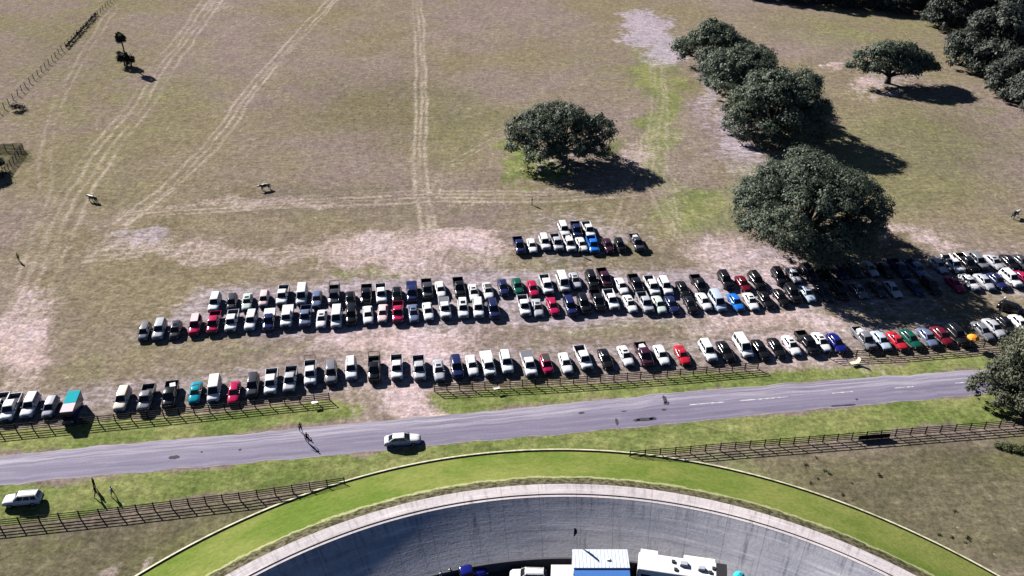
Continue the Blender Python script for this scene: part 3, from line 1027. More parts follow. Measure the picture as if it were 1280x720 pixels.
pp = at(159, 83)
palm(pp, 8.6, 46, 1.9, 3, 'tall cabbage palm with bare trunk in the far left of the field')
for dx, dy, s, lab in ((-.9, .5, 1.0, 'taller young palm crowding the foot of the tall palm'), (1.5, -.6, .8, 'shorter young palm crowding the foot of the tall palm')):
    palm(pp + Vector((dx, dy, 0)), .9 + 2.0 * s, 44, 2.3 * s, 7 + int(s * 10), lab, trunk=True)
# ------------------------------------------------------------------ vehicles
PAINTS = {
    'white': (0.74, 0.74, 0.76), 'cream': (0.70, 0.64, 0.55), 'silver': (0.42, 0.43, 0.48), 'grey': (0.17, 0.175, 0.20), 'dark grey': (0.05, 0.05, 0.062),
    'black': (0.010, 0.010, 0.013), 'red': (0.50, 0.018, 0.035), 'crimson': (0.40, 0.012, 0.07), 'dark red': (0.13, 0.008, 0.02), 'maroon': (0.045, 0.012, 0.028),
    'dark blue': (0.016, 0.022, 0.085), 'blue': (0.015, 0.16, 0.60), 'navy': (0.008, 0.012, 0.16), 'teal': (0.004, 0.25, 0.34), 'pale blue': (0.42, 0.50, 0.62),
    'blue-grey': (0.13, 0.16, 0.27), 'dark green': (0.008, 0.085, 0.062), 'pale green': (0.52, 0.62, 0.57), 'tan': (0.50, 0.42, 0.34), 'pale pink': (0.72, 0.55, 0.56),
}
_pm = {}


def paint(c):
    if c not in _pm:
        _pm[c] = simple(c.replace(' ', '_').replace('-', '_') + '_car_paint', PAINTS[c], .17, .05, 2.0, spec=.45)
    return _pm[c]


GLASS = simple('tinted_car_glass', (0.012, 0.014, 0.018), .06, .1)
TYRE = simple('tyre_rubber', (0.018, 0.018, 0.018), .85, .3)
HUB = simple('wheel_alloy', (0.35, 0.35, 0.37), .35, .1, metal=.6)
TRIM = simple('black_plastic_trim', (0.02, 0.02, 0.022), .6, .2)
LAMP = simple('headlamp_lens', (0.62, 0.63, 0.66), .12, .05)
TAIL = simple('tail_lamp_lens', (0.30, 0.01, 0.012), .2, .1)
LINER = simple('bed_liner', (0.016, 0.016, 0.018), .9, .3)


def sec(x, w, z0, zt, cr):
    h = [(w * .90, z0), (w, z0 + .17), (w, (z0 + zt) / 2 + .04), (w * .965, zt - .09), (w * .87, zt), (w * .42, zt + cr)]
    return [(x, -a, b) for a, b in h] + [(x, a, b) for a, b in reversed(h)]


def join(parts, name):
    bm = bmesh.new()
    for p in parts:
        bm.from_mesh(p)
    me = bpy.data.meshes.new(name)
    bm.to_mesh(me)
    bm.free()
    for m in parts[0].materials:
        me.materials.append(m)
    return me


SPEC = {
    'sedan': dict(L=4.85, W=1.84, z0=.24, st=[(-.5, .78, .66), (-.485, .90, .86), (-.42, .97, .97), (-.2, 1, .99), (.1, 1, .97), (.22, .99, .95), (.40, .95, .83), (.475, .86, .72), (.5, .74, .56)],
                  cab=(-1.95, -1.15, .22, 1.12, .80, .60, .93, 1.46), wr=.33, ax=(-1.42, 1.45)),
    'coupe': dict(L=4.6, W=1.86, z0=.20, st=[(-.5, .80, .66), (-.485, .92, .88), (-.40, .98, .96), (-.2, 1, .95), (.1, 1, .92), (.22, .99, .90), (.40, .95, .78), (.475, .84, .66), (.5, .70, .50)],
                  cab=(-1.75, -.75, .10, 1.02, .80, .56, .88, 1.33), wr=.33, ax=(-1.32, 1.40)),
    'hatchback': dict(L=4.25, W=1.76, z0=.24, st=[(-.5, .84, .74), (-.485, .94, .95), (-.35, 1, 1.0), (0, 1, .99), (.2, 1, .98), (.40, .95, .86), (.475, .86, .74), (.5, .74, .56)],
                      cab=(-2.02, -1.62, .35, 1.18, .78, .61, .95, 1.54), wr=.32, ax=(-1.28, 1.30)),
    'SUV': dict(L=4.85, W=1.94, z0=.34, st=[(-.5, .88, .90), (-.488, .96, 1.08), (-.3, 1, 1.12), (.05, 1, 1.11), (.2, 1, 1.10), (.42, .97, 1.02), (.485, .90, .90), (.5, .82, .70)],
                cab=(-2.36, -2.08, .32, 1.08, .87, .68, 1.07, 1.80), wr=.39, ax=(-1.45, 1.48)),
    'van': dict(L=5.15, W=1.98, z0=.30, st=[(-.5, .92, .92), (-.49, .97, 1.06), (-.3, 1, 1.10), (.1, 1, 1.10), (.3, 1, 1.06), (.44, .95, .94), (.488, .86, .80), (.5, .76, .60)],
                cab=(-2.54, -2.38, .72, 1.62, .92, .76, 1.04, 1.98), wr=.35, ax=(-1.5, 1.62)),
    'pickup': dict(L=5.7, W=2.0, z0=.42, st=[(-.075, 1, 1.16), (.0, 1, 1.16), (.2, 1, 1.15), (.42, .98, 1.09), (.488, .93, .98), (.5, .86, .72)],
                   cab=(-.62, -.42, .85, 1.50, .90, .70, 1.11, 1.86), wr=.41, ax=(-1.72, 1.86)),
}
# a double cab shares the pickup's bed
SPEC['crew'] = dict(SPEC['pickup'])
SPEC['crew']['cab'] = (-.62, -.50, 1.02, 1.62, .90, .72, 1.11, 1.88)


def slab(m, q, off, thick=.012, mi=0):
    """thin pane set just proud of the face q (four corners)"""
    q = [Vector(p) for p in q]
    n = (q[1] - q[0]).cross(q[3] - q[0]).normalized()
    a = [p + n * off for p in q]
    b = [p + n * (off + thick) for p in q]
    m.loft([a, b], mi)


def inset(q, u0, u1, v0, v1):
    A, B, C, D = [Vector(p) for p in q]

    def pt(u, v):
        return A.lerp(B, u).lerp(D.lerp(C, u), v)
    return [pt(u0, v0), pt(u1, v0), pt(u1, v1), pt(u0, v1)]


_cache = {}


def vehicle_meshes(typ, color):
    key = (typ, color)
    if key in _cache:
        return _cache[key]
    s = SPEC[typ]
    L, W, z0 = s['L'], s['W'], s['z0']
    hw = W / 2
    pk = typ in ('pickup', 'crew')
    P = paint(color)
    b = MB()
    b.loft([sec(f * L, w * hw, z0, zt, .035 if not pk else .025) for f, w, zt in s['st']])
    body = b.mesh('b', P, smooth=True)
    xb0, xt0, xt1, xb1, wb, wt, zb, zt = s['cab']
    c = MB()
    c.loft([[(xb0, -wb, zb), (xb1, -wb, zb), (xb1, wb, zb), (xb0, wb, zb)], [(xt0, -wt, zt), (xt1, -wt, zt), (xt1, wt, zt), (xt0, wt, zt)]])
    cab = c.mesh('c', P, smooth=True, bevel=.085, seg=2)
    parts = [body, cab]
    if pk:
        f = MB()
        x0, x1 = -L / 2, -.075 * L + .02
        t = .09
        for sgn in (-1, 1):
            f.box(((x0 + x1) / 2, sgn * (hw - t / 2), .83), (x1 - x0, t, .72))
        f.box((x0 + t / 2, 0, .80), (t, W - 2 * t - .004, .66))
        f.box(((x0 + x1) / 2 + .02, 0, .60), (x1 - x0 - t, W - 2 * t - .004, .12))
        parts.append(f.mesh('f', P, bevel=.02, seg=1))
    out = {'body': [join(parts, 'body')]}
    if typ + '_shared' in _cache:
        out.update(_cache[typ + '_shared'])
        _cache[key] = out
        return out
    sh = {}
    # glass
    front = [(xb1, -wb, zb), (xb1, wb, zb), (xt1, wt, zt), (xt1, -wt, zt)]
    rear = [(xb0, wb, zb), (xb0, -wb, zb), (xt0, -wt, zt), (xt0, wt, zt)]
    left = [(xb1, wb, zb), (xb0, wb, zb), (xt0, wt, zt), (xt1, wt, zt)]
    right = [(xb0, -wb, zb), (xb1, -wb, zb), (xt1, -wt, zt), (xt0, -wt, zt)]
    m = MB()
    slab(m, inset(front, .07, .93, .12, .90), .003)
    sh['windshield'] = [m.mesh('windshield', GLASS)]
    m = MB()
    slab(m, inset(rear, .10, .90, .25 if typ != 'sedan' else .12, .88), .003)
    sh['rear_window'] = [m.mesh('rear_window', GLASS)]
    sw = []
    cuts = {'sedan': ((.12, .47), (.52, .90)), 'coupe': ((.14, .60), (.64, .88)), 'hatchback': ((.10, .42), (.46, .72), (.76, .92)), 'SUV': ((.08, .36), (.40, .66), (.70, .93)),
            'van': ((.06, .30), (.34, .63), (.67, .94)), 'pickup': ((.12, .86),), 'crew': ((.10, .50), (.55, .90))}[typ]
    for q, flip in ((left, False), (right, True)):
        m = MB()
        for u0, u1 in cuts:
            if flip:
                u0, u1 = 1 - u1, 1 - u0
            slab(m, inset(q, u0, u1, .20, .86), .003)
        sw.append(m.mesh('side_window', GLASS))
    sh['side_window'] = sw
    # wheels
    m = MB()
    r, n = s['wr'], 18
    for k0, (ra, rb_, mt) in enumerate(((1.0, 1.0, 0),)):
        secs = []
        for y, rr_ in ((-.11, .88), (-.10, 1.0), (.10, 1.0), (.11, .88)):
            secs.append([(r * rr_ * math.cos(2 * math.pi * j / n), y, r * rr_ * math.sin(2 * math.pi * j / n)) for j in range(n)])
        m.loft(secs)
    for y in (-.116, .116):
        m.loft([[(r * .60 * math.cos(2 * math.pi * j / n), y - .004, r * .60 * math.sin(2 * math.pi * j / n)) for j in range(n)], [(r * .52 * math.cos(2 * math.pi * j / n), y + .004, r * .52 * math.sin(2 * math.pi * j / n)) for j in range(n)]], 1)
    sh['wheel'] = [m.mesh('wheel', [TYRE, HUB])]
    # lamps, grille, bumpers, mirrors
    fx = L / 2
    zl = s['st'][-2][2] - .12
    wf = s['st'][-2][1] * hw
    m = MB()
    m.box((0, 0, 0), (.10, .34, .15 if not pk else .22))
    sh['headlight'] = [m.mesh('headlight', LAMP, bevel=.03, seg=1)]
    m = MB()
    m.box((0, 0, 0), (.08, .16, .40 if typ in ('SUV', 'van', 'pickup', 'crew') else .20))
    sh['taillight'] = [m.mesh('taillight', TAIL, bevel=.02, seg=1)]
    m = MB()
    m.box((fx - .035, 0, zl - .04), (.10, wf * 1.05, .18 if not pk else .30))
    sh['grille'] = [m.mesh('grille', TRIM, bevel=.02, seg=1)]
    m = MB()
    m.box((fx - .005, 0, z0 + .16), (.16, W * .84, .20))
    sh['front_bumper'] = [m.mesh('front_bumper', TRIM, bevel=.04, seg=1)]
    m = MB()
    m.box((-fx + .005, 0, z0 + .18), (.16, W * .86, .20))
    sh['rear_bumper'] = [m.mesh('rear_bumper', TRIM, bevel=.04, seg=1)]
    m = MB()
    m.box((0, 0, 0), (.14, .22, .17))
    sh['mirror'] = [m.mesh('mirror', TRIM, bevel=.03, seg=1)]
    pos = {'wheel': [(x, y, r) for x in s['ax'] for y in (-(hw - .09), hw - .09)],
           'headlight': [(fx - .10, y * (wf - .20), zl) for y in (-1, 1)],
           'taillight': [(-fx + .02, y * (hw * (.90 if not pk else .985) - .10), (s['st'][0][2] if not pk else 1.16) - .22) for y in (-1, 1)],
           'mirror': [(xb1 - .28, y * (wb + .15), zb + .10) for y in (-1, 1)]}
    if pk:
        m = MB()
        x0, x1 = -L / 2 + .10, -.075 * L
        m.box(((x0 + x1) / 2, 0, .668), (x1 - x0 - .02, W - .20, .012))
        sh['bed_liner'] = [m.mesh('bed_liner', LINER)]
    sh['_pos'] = pos
    _cache[typ + '_shared'] = sh
    out.update(sh)
    _cache[key] = out
    return out


NAME = {'sedan': ('parked_car', 'car'), 'coupe': ('parked_car', 'car'), 'hatchback': ('parked_car', 'car'), 'SUV': ('parked_suv', 'suv'), 'van': ('parked_van', 'van'), 'pickup': ('pickup_truck', 'pickup truck'), 'crew': ('pickup_truck', 'pickup truck')}


def vehicle(typ, color, loc, rz, label=None, group=None, extra=None, scale=1.05, rims=False):
    nm, cat = NAME[typ]
    root = empty(nm, loc, rz)
    root.scale = (scale * .98, scale * .90, scale * .95)
    tag(root, label, cat, group)
    ms = vehicle_meshes(typ, color)
    for part, meshes in ms.items():
        if part == '_pos':
            continue
        if part in ms['_pos']:
            for p in ms['_pos'][part]:
                o = link(bpy.data.objects.new(part, meshes[0]), root)
                o.location = p
        else:
            for me in meshes:
                link(bpy.data.objects.new(part, me), root)
    L, W = SPEC[typ]['L'], SPEC[typ]['W']
    if extra and extra.startswith('cover'):
        m = MB()
        x0, x1 = -L / 2 + .02, -.115 * L
        m.box(((x0 + x1) / 2, 0, 1.225), (x1 - x0, W - .04, .05))
        m.build('bed_cover', paint(extra.split(':')[1]), root, bevel=.02, seg=1)
    if extra == 'rack':
        m = MB()
        x0, x1 = -L / 2 + .1, .02 * L
        for y in (-.9, .9):
            m.tube([(x0, y, 1.1), (x0, y, 2.05), (x1 + .9, y, 2.05)], .04, 5)
        for x in (x0, (x0 + x1) / 2):
            m.tube([(x, -.9, 2.05), (x, .9, 2.05)], .04, 5)
        m.build('ladder_rack', TRIM, root)
    if extra == 'load':
        m = MB()
        m.box((-1.7, .2, .95), (1.0, .9, .55), .2)
        m.box((-.95, -.4, .9), (.5, .7, .45), -.1)
        m.build('load', paint('white'), root, bevel=.06, seg=2)
    if extra == 'rails':
        m = MB()
        for y in (-.58, .58):
            m.tube([(-1.9, y, 1.80), (-1.8, y, 1.87), (.1, y, 1.87), (.25, y, 1.80)], .03, 5)
        m.build('roof_rail', TRIM, root)
    if extra == 'sunroof':
        _, xt0, xt1, _, _, wt, _, zt = SPEC[typ]['cab']
        m = MB()
        m.box(((xt0 * .35 + xt1 * .65), 0, zt + .003), ((xt1 - xt0) * .38, wt * 1.3, .012))
        m.build('sunroof', GLASS, root)
    if extra == 'blacktop':
        _, xt0, xt1, _, _, wt, _, zt = SPEC[typ]['cab']
        m = MB()
        m.box(((xt0 + xt1) / 2, 0, zt + .004), ((xt1 - xt0) * .9, wt * 1.84, .014))
        m.build('roof_panel', TRIM, root)
    return root


S, C, HB, U, V, K, W2 = 'sedan', 'coupe', 'hatchback', 'SUV', 'van', 'pickup', 'crew'
# rows: (photo x, y of the middle of the car, body, paint, extra)
FENCE_ROW = [
    (-2, 508, K, 'white'), (14, 509, W2, 'white'), (38, 507, U, 'white'), (63, 508, HB, 'silver'), (153, 499, U, 'cream'), (183, 497, K, 'grey'), (213, 493, W2, 'black', 'load'),
    (244, 490, C, 'teal'), (268, 487, V, 'white'), (292.5, 490, S, 'crimson'), (316, 482, U, 'dark grey'), (339, 477, W2, 'white'), (363, 474, K, 'silver'), (388, 466, K, 'white', 'rack'),
    (414, 466, U, 'grey'), (439, 461, U, 'white', 'rails'), (468, 461, K, 'black', 'rack'), (496, 459, K, 'white'), (524, 460, K, 'silver'), (548.5, 462, S, 'silver', 'sunroof'),
    (571, 459, U, 'dark blue'), (590, 456, S, 'white'), (610, 455, W2, 'white', 'cover:white'), (633, 453, U, 'white'), (661, 455, K, 'white', 'cover:grey'), (683, 454.5, HB, 'crimson', 'blacktop'),
    (707, 453, S, 'white'), (729, 447, W2, 'white'), (757, 448, S, 'black', 'sunroof'), (782, 444, S, 'white', 'sunroof'), (805, 443, W2, 'maroon', 'load'), (827, 443, S, 'white'),
    (853, 443, C, 'red'), (885, 438.5, U, 'white'), (907, 438, S, 'black'), (929, 433, V, 'white'), (951, 436, S, 'black'), (971, 434, S, 'black'), (989.5, 431, S, 'white', 'sunroof'),
    (1009, 428, W2, 'black'), (1027, 427, S, 'white', 'sunroof'), (1046, 428, S, 'navy'), (1080, 423, W2, 'grey', 'load'), (1102, 425, S, 'pale blue'), (1122, 425.5, C, 'red'),
    (1139, 423, S, 'dark green'), (1160, 421, S, 'blue-grey'), (1178, 419, S, 'dark red'), (1197, 419, U, 'black'), (1229, 413, S, 'grey'), (1243, 409, S, 'silver'), (1258, 405, S, 'black'), (1276, 404, S, 'white')]
NEAR_LINE = [
    (180.5, 414, HB, 'grey'), (199.5, 412, U, 'silver'), (219.5, 412, HB, 'dark grey', 'sunroof'), (244, 407, U, 'crimson', 'cover-roof'), (267.5, 403, W2, 'crimson'), (290, 401, W2, 'white'), (314, 401, U, 'white'),
    (336.5, 400, K, 'dark blue', 'cover:white'), (359, 395.5, W2, 'white', 'cover:white'), (382, 395, K, 'blue-grey'), (402, 398, S, 'white', 'sunroof'), (421, 397, V, 'white'), (439.5, 394, U, 'black'),
    (460, 393, S, 'white'), (478.5, 391, S, 'pale pink'), (497.5, 390, K, 'crimson'), (517, 391, S, 'blue-grey', 'sunroof'), (535, 388.5, S, 'white'), (556, 385, K, 'white', 'cover:grey'), (579, 386, U, 'white', 'sunroof'),
    (598, 385.5, U, 'white'), (617, 387, U, 'dark blue', 'rails'), (655, 382, K, 'white'), (672, 384, S, 'silver', 'sunroof'), (691, 382, S, 'crimson'), (713, 383, U, 'dark blue'), (730, 380, U, 'black'), (747, 375, W2, 'black'),
    (764, 374.5, K, 'white'), (787.5, 379, S, 'white', 'sunroof'), (806.5, 378, K, 'silver'), (824, 380, S, 'pale green'), (840, 380, S, 'dark blue'), (863, 380, S, 'black'), (880, 376, S, 'white'), (897, 377, V, 'pale blue'),
    (920, 377, S, 'blue'), (939, 376, S, 'white', 'sunroof'), (957, 374, S, 'black'), (976, 371, S, 'black'), (991, 367, U, 'black'), (1009, 366, S, 'pale blue'), (1030, 365, S, 'dark grey'), (1050, 364, U, 'black'),
    (1073, 362, S, 'grey'), (1097, 360, S, 'dark grey'), (1116, 361, S, 'silver'), (1143, 358, S, 'dark blue'), (1164, 357, U, 'black'), (1194, 354, C, 'crimson'), (1212, 352, S, 'white'), (1231, 351.5, S, 'silver'),
    (1247, 350.5, S, 'dark blue'), (1264, 348, U, 'white'), (1279, 348, S, 'crimson')]
FAR_LINE = [
    (268.5, 378.5, U, 'white'), (290, 377, HB, 'dark grey'), (309, 376.5, S, 'pale green', 'sunroof'), (330, 373, HB, 'pale pink'), (353.5, 369, K, 'white'), (377.5, 369, V, 'white'), (396, 373, S, 'blue-grey'),
    (418, 369, K, 'dark grey', 'rack'), (438, 374, S, 'black'), (458, 368, W2, 'black'), (476.5, 367, K, 'white'), (496, 368, S, 'black', 'sunroof'), (515, 365, W2, 'dark blue', 'cover:dark blue'), (534, 361, W2, 'dark grey'),
    (550.5, 361.5, S, 'white'), (574, 359, K, 'black'), (592, 365, S, 'white', 'sunroof'), (610, 363, S, 'white', 'blacktop'), (629, 358.5, S, 'dark blue'), (647, 357, S, 'dark green'), (666, 360, S, 'crimson'), (683, 355.5, W2, 'white'),
    (704, 353, V, 'white'), (719, 350, S, 'silver', 'sunroof'), (740, 350, U, 'black'), (755.5, 347, W2, 'maroon'), (777, 357, S, 'white'), (795, 355, W2, 'black'), (815, 357, W2, 'white'), (832, 358, U, 'white'),
    (854, 361, S, 'black'), (874, 355.5, W2, 'black'), (907, 350, U, 'black'), (929, 354, S, 'dark red'), (946, 351, U, 'black', 'rails'), (974, 346, U, 'black', 'sunroof'), (992, 343, S, 'silver'), (1011, 341, U, 'dark grey'),
    (1030, 340, S, 'black'), (1049, 338, S, 'dark blue'), (1068, 337, U, 'dark grey'), (1087, 335, S, 'silver'), (1106, 336, S, 'black'), (1124, 335, K, 'dark blue'), (1144, 335, W2, 'blue-grey'), (1173, 331, S, 'silver'),
    (1191, 330, K, 'white'), (1208, 328, W2, 'black'), (1223, 327, U, 'grey'), (1243, 327, S, 'silver', 'sunroof'), (1262, 327, S, 'black'), (1278, 327, S, 'dark grey')]
BACK_NEAR = [(649, 306.5, K, 'dark blue'), (665, 306.5, S, 'white'), (681, 303, U, 'white'), (696, 303, K, 'silver'), (711.5, 304, K, 'white', 'load'), (727, 305, S, 'white'), (741, 305.5, K, 'blue'), (760, 306, S, 'maroon'), (775, 306, HB, 'black'), (796, 303, K, 'dark grey', 'load')]
BACK_FAR = [(705, 287, U, 'white'), (720.5, 287, W2, 'dark blue'), (735.5, 287, K, 'white')]
ROWS = [('the fence row', FENCE_ROW, 425), ("the double row's near line", NEAR_LINE, 455), ("the double row's far line", FAR_LINE, 455), ("the back cluster's near line", BACK_NEAR, 470), ("the back cluster's far line", BACK_FAR, 470)]
ORD = ['first', 'second', 'third', 'fourth', 'fifth', 'sixth', 'seventh', 'eighth', 'ninth', 'tenth', 'eleventh', 'twelfth', 'thirteenth', 'fourteenth']
TW = {'crew': 'pickup', 'coupe': 'sedan'}
EXTRA_WORDS = {'rack': 'with ladder rack', 'load': 'with loaded bed', 'rails': 'with roof rails', 'sunroof': 'with sunroof', 'blacktop': 'with black roof', 'cover-roof': 'with pale roof',
               'cover:white': 'with white bed cover', 'cover:grey': 'with grey bed cover', 'cover:dark blue': 'with covered bed'}


def kindof(e):
    return '%s %s' % (e[3], TW.get(e[2], e[2]))


used = set()
for row, lst, vx in ROWS:
    kinds = [kindof(e) for e in lst]
    full = [(kindof(e), EXTRA_WORDS.get(e[4]) if len(e) > 4 else None) for e in lst]
    for i, e in enumerate(lst):
        k, ex = full[i]
        cands = []
        if full.count(full[i]) == 1:
            if ex:
                cands.append('%s %s in %s' % (k, ex, row))
            elif kinds.count(k) == 1:
                cands.append('only %s in %s' % (k, row))
        l, r_ = (kinds[i - 1] if i else None), (kinds[i + 1] if i + 1 < len(kinds) else None)
        trip = [(kinds[j - 1] if j else None, kinds[j], kinds[j + 1] if j + 1 < len(kinds) else None) for j in range(len(kinds))]
        if l and r_ and trip.count((l, k, r_)) == 1:
            cands.append('%s between %s and %s, in %s' % (k, l, r_, row) if l != r_ else '%s between two %ss, in %s' % (k, l, row))
        same = [j for j in range(len(kinds)) if kinds[j] == k]
        n = same.index(i)
        if n < len(same) / 2:
            cands.append('%s %s from the left in %s' % (ORD[n], k, row))
        else:
            n = len(same) - 1 - n
            cands.append('%s %s from the right in %s' % (ORD[n], k, row))
        lab = next(c for c in cands if len(c.split()) <= 16 and c not in used)
        used.add(lab)
        p = at(e[0], e[1], .75)
        away = Vector((vx - 640, FPX / math.cos(PITCH), 0)).normalized()
        rz = math.atan2(-away.y, -away.x) + R(rng.gauss(0, 1.3))
        ex = e[4] if len(e) > 4 else None
        o = vehicle(e[2], e[3], (p.x, p.y, 0), rz, lab, 'vehicles parked in the field', None if ex == 'cover-roof' else ex)
        if ex == 'cover-roof':
            _, xt0, xt1, _, _, wt, _, zt = SPEC['SUV']['cab']
            m = MB()
            m.box(((xt0 + xt1) / 2, 0, zt + .05), ((xt1 - xt0) * .98, wt * 1.9, .09))
            m.build('roof_panel', paint('pale pink'), o, bevel=.03)

# road and verge vehicles
e0 = at(380, 545)
e1 = at(1000, 497)
rdir = math.atan2((e1 - e0).y, (e1 - e0).x)
p = at(503, 550, .6)
vehicle('sedan', 'white', (p.x, p.y, .04), rdir, 'white sedan driving alone on the road', None, None, 1.06)
p = at(28, 623, .8)
vehicle('SUV', 'white', (p.x, p.y, 0), rdir + math.pi, 'boxy white off-roader parked on the verge at the lower left, facing left', None, 'rails', 1.0)
p = at(1266, 386, .7)
vehicle('hatchback', 'black', (p.x, p.y, 0), R(-40), 'lone black hatchback beside the leaning lamp post at far right', None, None, 1.15)


# tall box van with teal and pale roof at the fence
def box_van(p, rz):
    root = empty('box_van', (p.x, p.y, 0), rz)
    root.scale = (.88, .88, .88)
    tag(root, 'tall dark box van with teal and pale roof at the board fence', 'van')
    dark = paint('dark blue')
    m = MB()
    m.box((-.2, 0, 1.55), (5.6, 2.0, 2.1))
    m.build('body', dark, root, bevel=.07)
    m = MB()
    m.box((-1.35, 0, 2.64), (3.2, 2.02, .09))
    m.build('rear_roof', simple('teal_roof_sheet', (0.004, 0.30, 0.36), .9, .05, spec=.1), root, bevel=.03)
    m = MB()
    m.box((1.40, 0, 2.63), (2.25, 2.02, .08))
    m.build('front_roof', simple('pale_roof_sheet', (0.62, 0.50, 0.54), .9, .05, spec=.1), root, bevel=.03)
    m = MB()
    m.box((2.85, 0, .85), (.7, 1.95, .8), top=(.85, .92))
    m.build('hood', dark, root, bevel=.05)
    m = MB()
    m.box((2.612, 0, 1.85), (.02, 1.8, .8))
    m.build('windshield', GLASS, root)
    wm = vehicle_meshes('van', 'white')['wheel'][0]
    for x in (-1.8, 2.2):
        for y in (-.95, .95):
            o = link(bpy.data.objects.new('wheel', wm), root)
            o.location = (x, y, .39)
            o.scale = (1.1, 1.1, 1.1)
    hl = vehicle_meshes('van', 'white')['headlight'][0]
    for y in (-.7, .7):
        o = link(bpy.data.objects.new('headlight', hl), root)
        o.location = (3.16, y, .95)
    m = MB()
    m.box((3.22, 0, .5), (.1, 2.0, .2))
    m.build('bumper', TRIM, root, bevel=.03)


away = Vector((425 - 640, FPX / math.cos(PITCH), 0)).normalized()
p = at(90, 510, 1.2)
box_van(p, math.atan2(-away.y, -away.x))
# ------------------------------------------------------------------ people and horses
SKIN = simple('skin', (0.36, 0.22, 0.16), .6, .1)
HAIR = simple('dark_hair', (0.03, 0.022, 0.016), .7, .2)
CLOTH = {}


def cloth(c, name):
    if name not in CLOTH:
        CLOTH[name] = simple(name + '_cloth', c, .9, .2, 6.0, spec=.1)
    return CLOTH[name]


def skin_mesh(verts, edges, radii, root=0, sub=1, name='body'):
    me = bpy.data.meshes.new(name)
    me.from_pydata([tuple(v) for v in verts], edges, [])
    o = bpy.data.objects.new(name, me)
    COL.objects.link(o)
    o.modifiers.new('s', 'SKIN')
    sv = me.skin_vertices[0].data
    for i, r in enumerate(radii):
        sv[i].radius = r if isinstance(r, (tuple, list)) else (r, r)
        sv[i].use_root = (i == root)
    if sub:
        sm = o.modifiers.new('d', 'SUBSURF')
        sm.levels = sm.render_levels = sub
    dg = bpy.context.evaluated_depsgraph_get()
    out = bpy.data.meshes.new_from_object(o.evaluated_get(dg))
    bpy.data.objects.remove(o)
    for p in out.polygons:
        p.use_smooth = True
    return out


def person(loc, rz, shirt, trousers, label, pose='stand', h=1.75, base_z=0.0, cap=None, group=None):
    """one continuous skinned figure; faces +X"""
    k = h / 1.75
    st = {'stand': (.04, -.04, .03, -.03), 'walk': (.24, -.24, .22, -.20), 'ride': (0, 0, .25, .25)}[pose]
    V = [(0, 0, .95), (0, 0, 1.12), (.0, 0, 1.30), (.0, 0, 1.43), (.01, 0, 1.52), (.02, 0, 1.60), (.025, 0, 1.70)]
    Rr = [(.15, .12), (.135, .11), (.165, .115), (.10, .09), (.055, .055), (.085, .08), (.07, .07)]
    E = [(0, 1), (1, 2), (2, 3), (3, 4), (4, 5), (5, 6)]

    def add(p, r, a):
        V.append(p)
        Rr.append(r)
        E.append((a, len(V) - 1))
        return len(V) - 1
    for s, sw, ar in ((1, st[0], st[3]), (-1, st[1], st[2])):
        if pose == 'ride':
            a = add((.10, s * .16, .90), .10, 0)
            a = add((.34, s * .36, .72), .075, a)
            a = add((.30, s * .40, .34), .055, a)
            a = add((.42, s * .40, .30), .045, a)
        else:
            a = add((0, s * .10, .86), .095, 0)
            a = add((sw * .55 + .03, s * .11, .48), .065, a)
            a = add((sw, s * .12, .09), .045, a)
            a = add((sw + .15, s * .13, .045), .04, a)
        a = add((0, s * .20, 1.40), .06, 3)
        a = add((ar * .4 - .02, s * .27, 1.12), .045, a)
        a = add((ar + .06, s * .26, .88 if pose != 'ride' else 1.02), .034, a)
        hnd = add((ar + .10, s * .25, .79 if pose != 'ride' else 1.0), .036, a)
        for fz in (-.02, 0, .02, .035):
            add((ar + .11 + fz, s * .245, .71 + abs(fz) * .3 if pose != 'ride' else .95 + fz), .011, hnd)
        add((ar + .15, s * .225, .765 if pose != 'ride' else 1.03), .012, hnd)
    body = skin_mesh([(x * k, y * k, z * k) for x, y, z in V], E, [tuple(q * k for q in r) if isinstance(r, tuple) else r * k for r in Rr])
    sh, trm, sk, shoe = cloth(*shirt), cloth(*trousers), SKIN, TRIM
    for m in (sh, trm, sk, shoe):
        body.materials.append(m)
    for p in body.polygons:
        c = p.center / k
        if c.z > 1.50 or (abs(c.y) > .205 and c.z < (1.0 if pose != 'ride' else 1.06) and c.z > .66 and pose != 'ride'):
            p.material_index = 2
        elif c.z > .97 or (abs(c.y) > .2 and c.z > .7 and pose != 'ride'):
            p.material_index = 0
        elif c.z > .10 or pose == 'ride':
            p.material_index = 1
        else:
            p.material_index = 3
    root = empty('person', (loc[0], loc[1], loc[2] + base_z), rz)
    tag(root, label, 'person', group)
    link(bpy.data.objects.new('body', body), root)
    m = MB()
    secs = []
    for i in range(6):
        a = math.pi / 2 * i / 5.2
        secs.append([((.012 + .098 * math.cos(a) * math.cos(t) * 1.08) * k, .098 * math.cos(a) * math.sin(t) * k, (1.665 + .115 * math.sin(a)) * k) for t in [2 * math.pi * j / 12 for j in range(12)]])
    m.loft(secs)
    m.build('hat' if cap else 'hair', cap or HAIR, root, smooth=True)
    return root


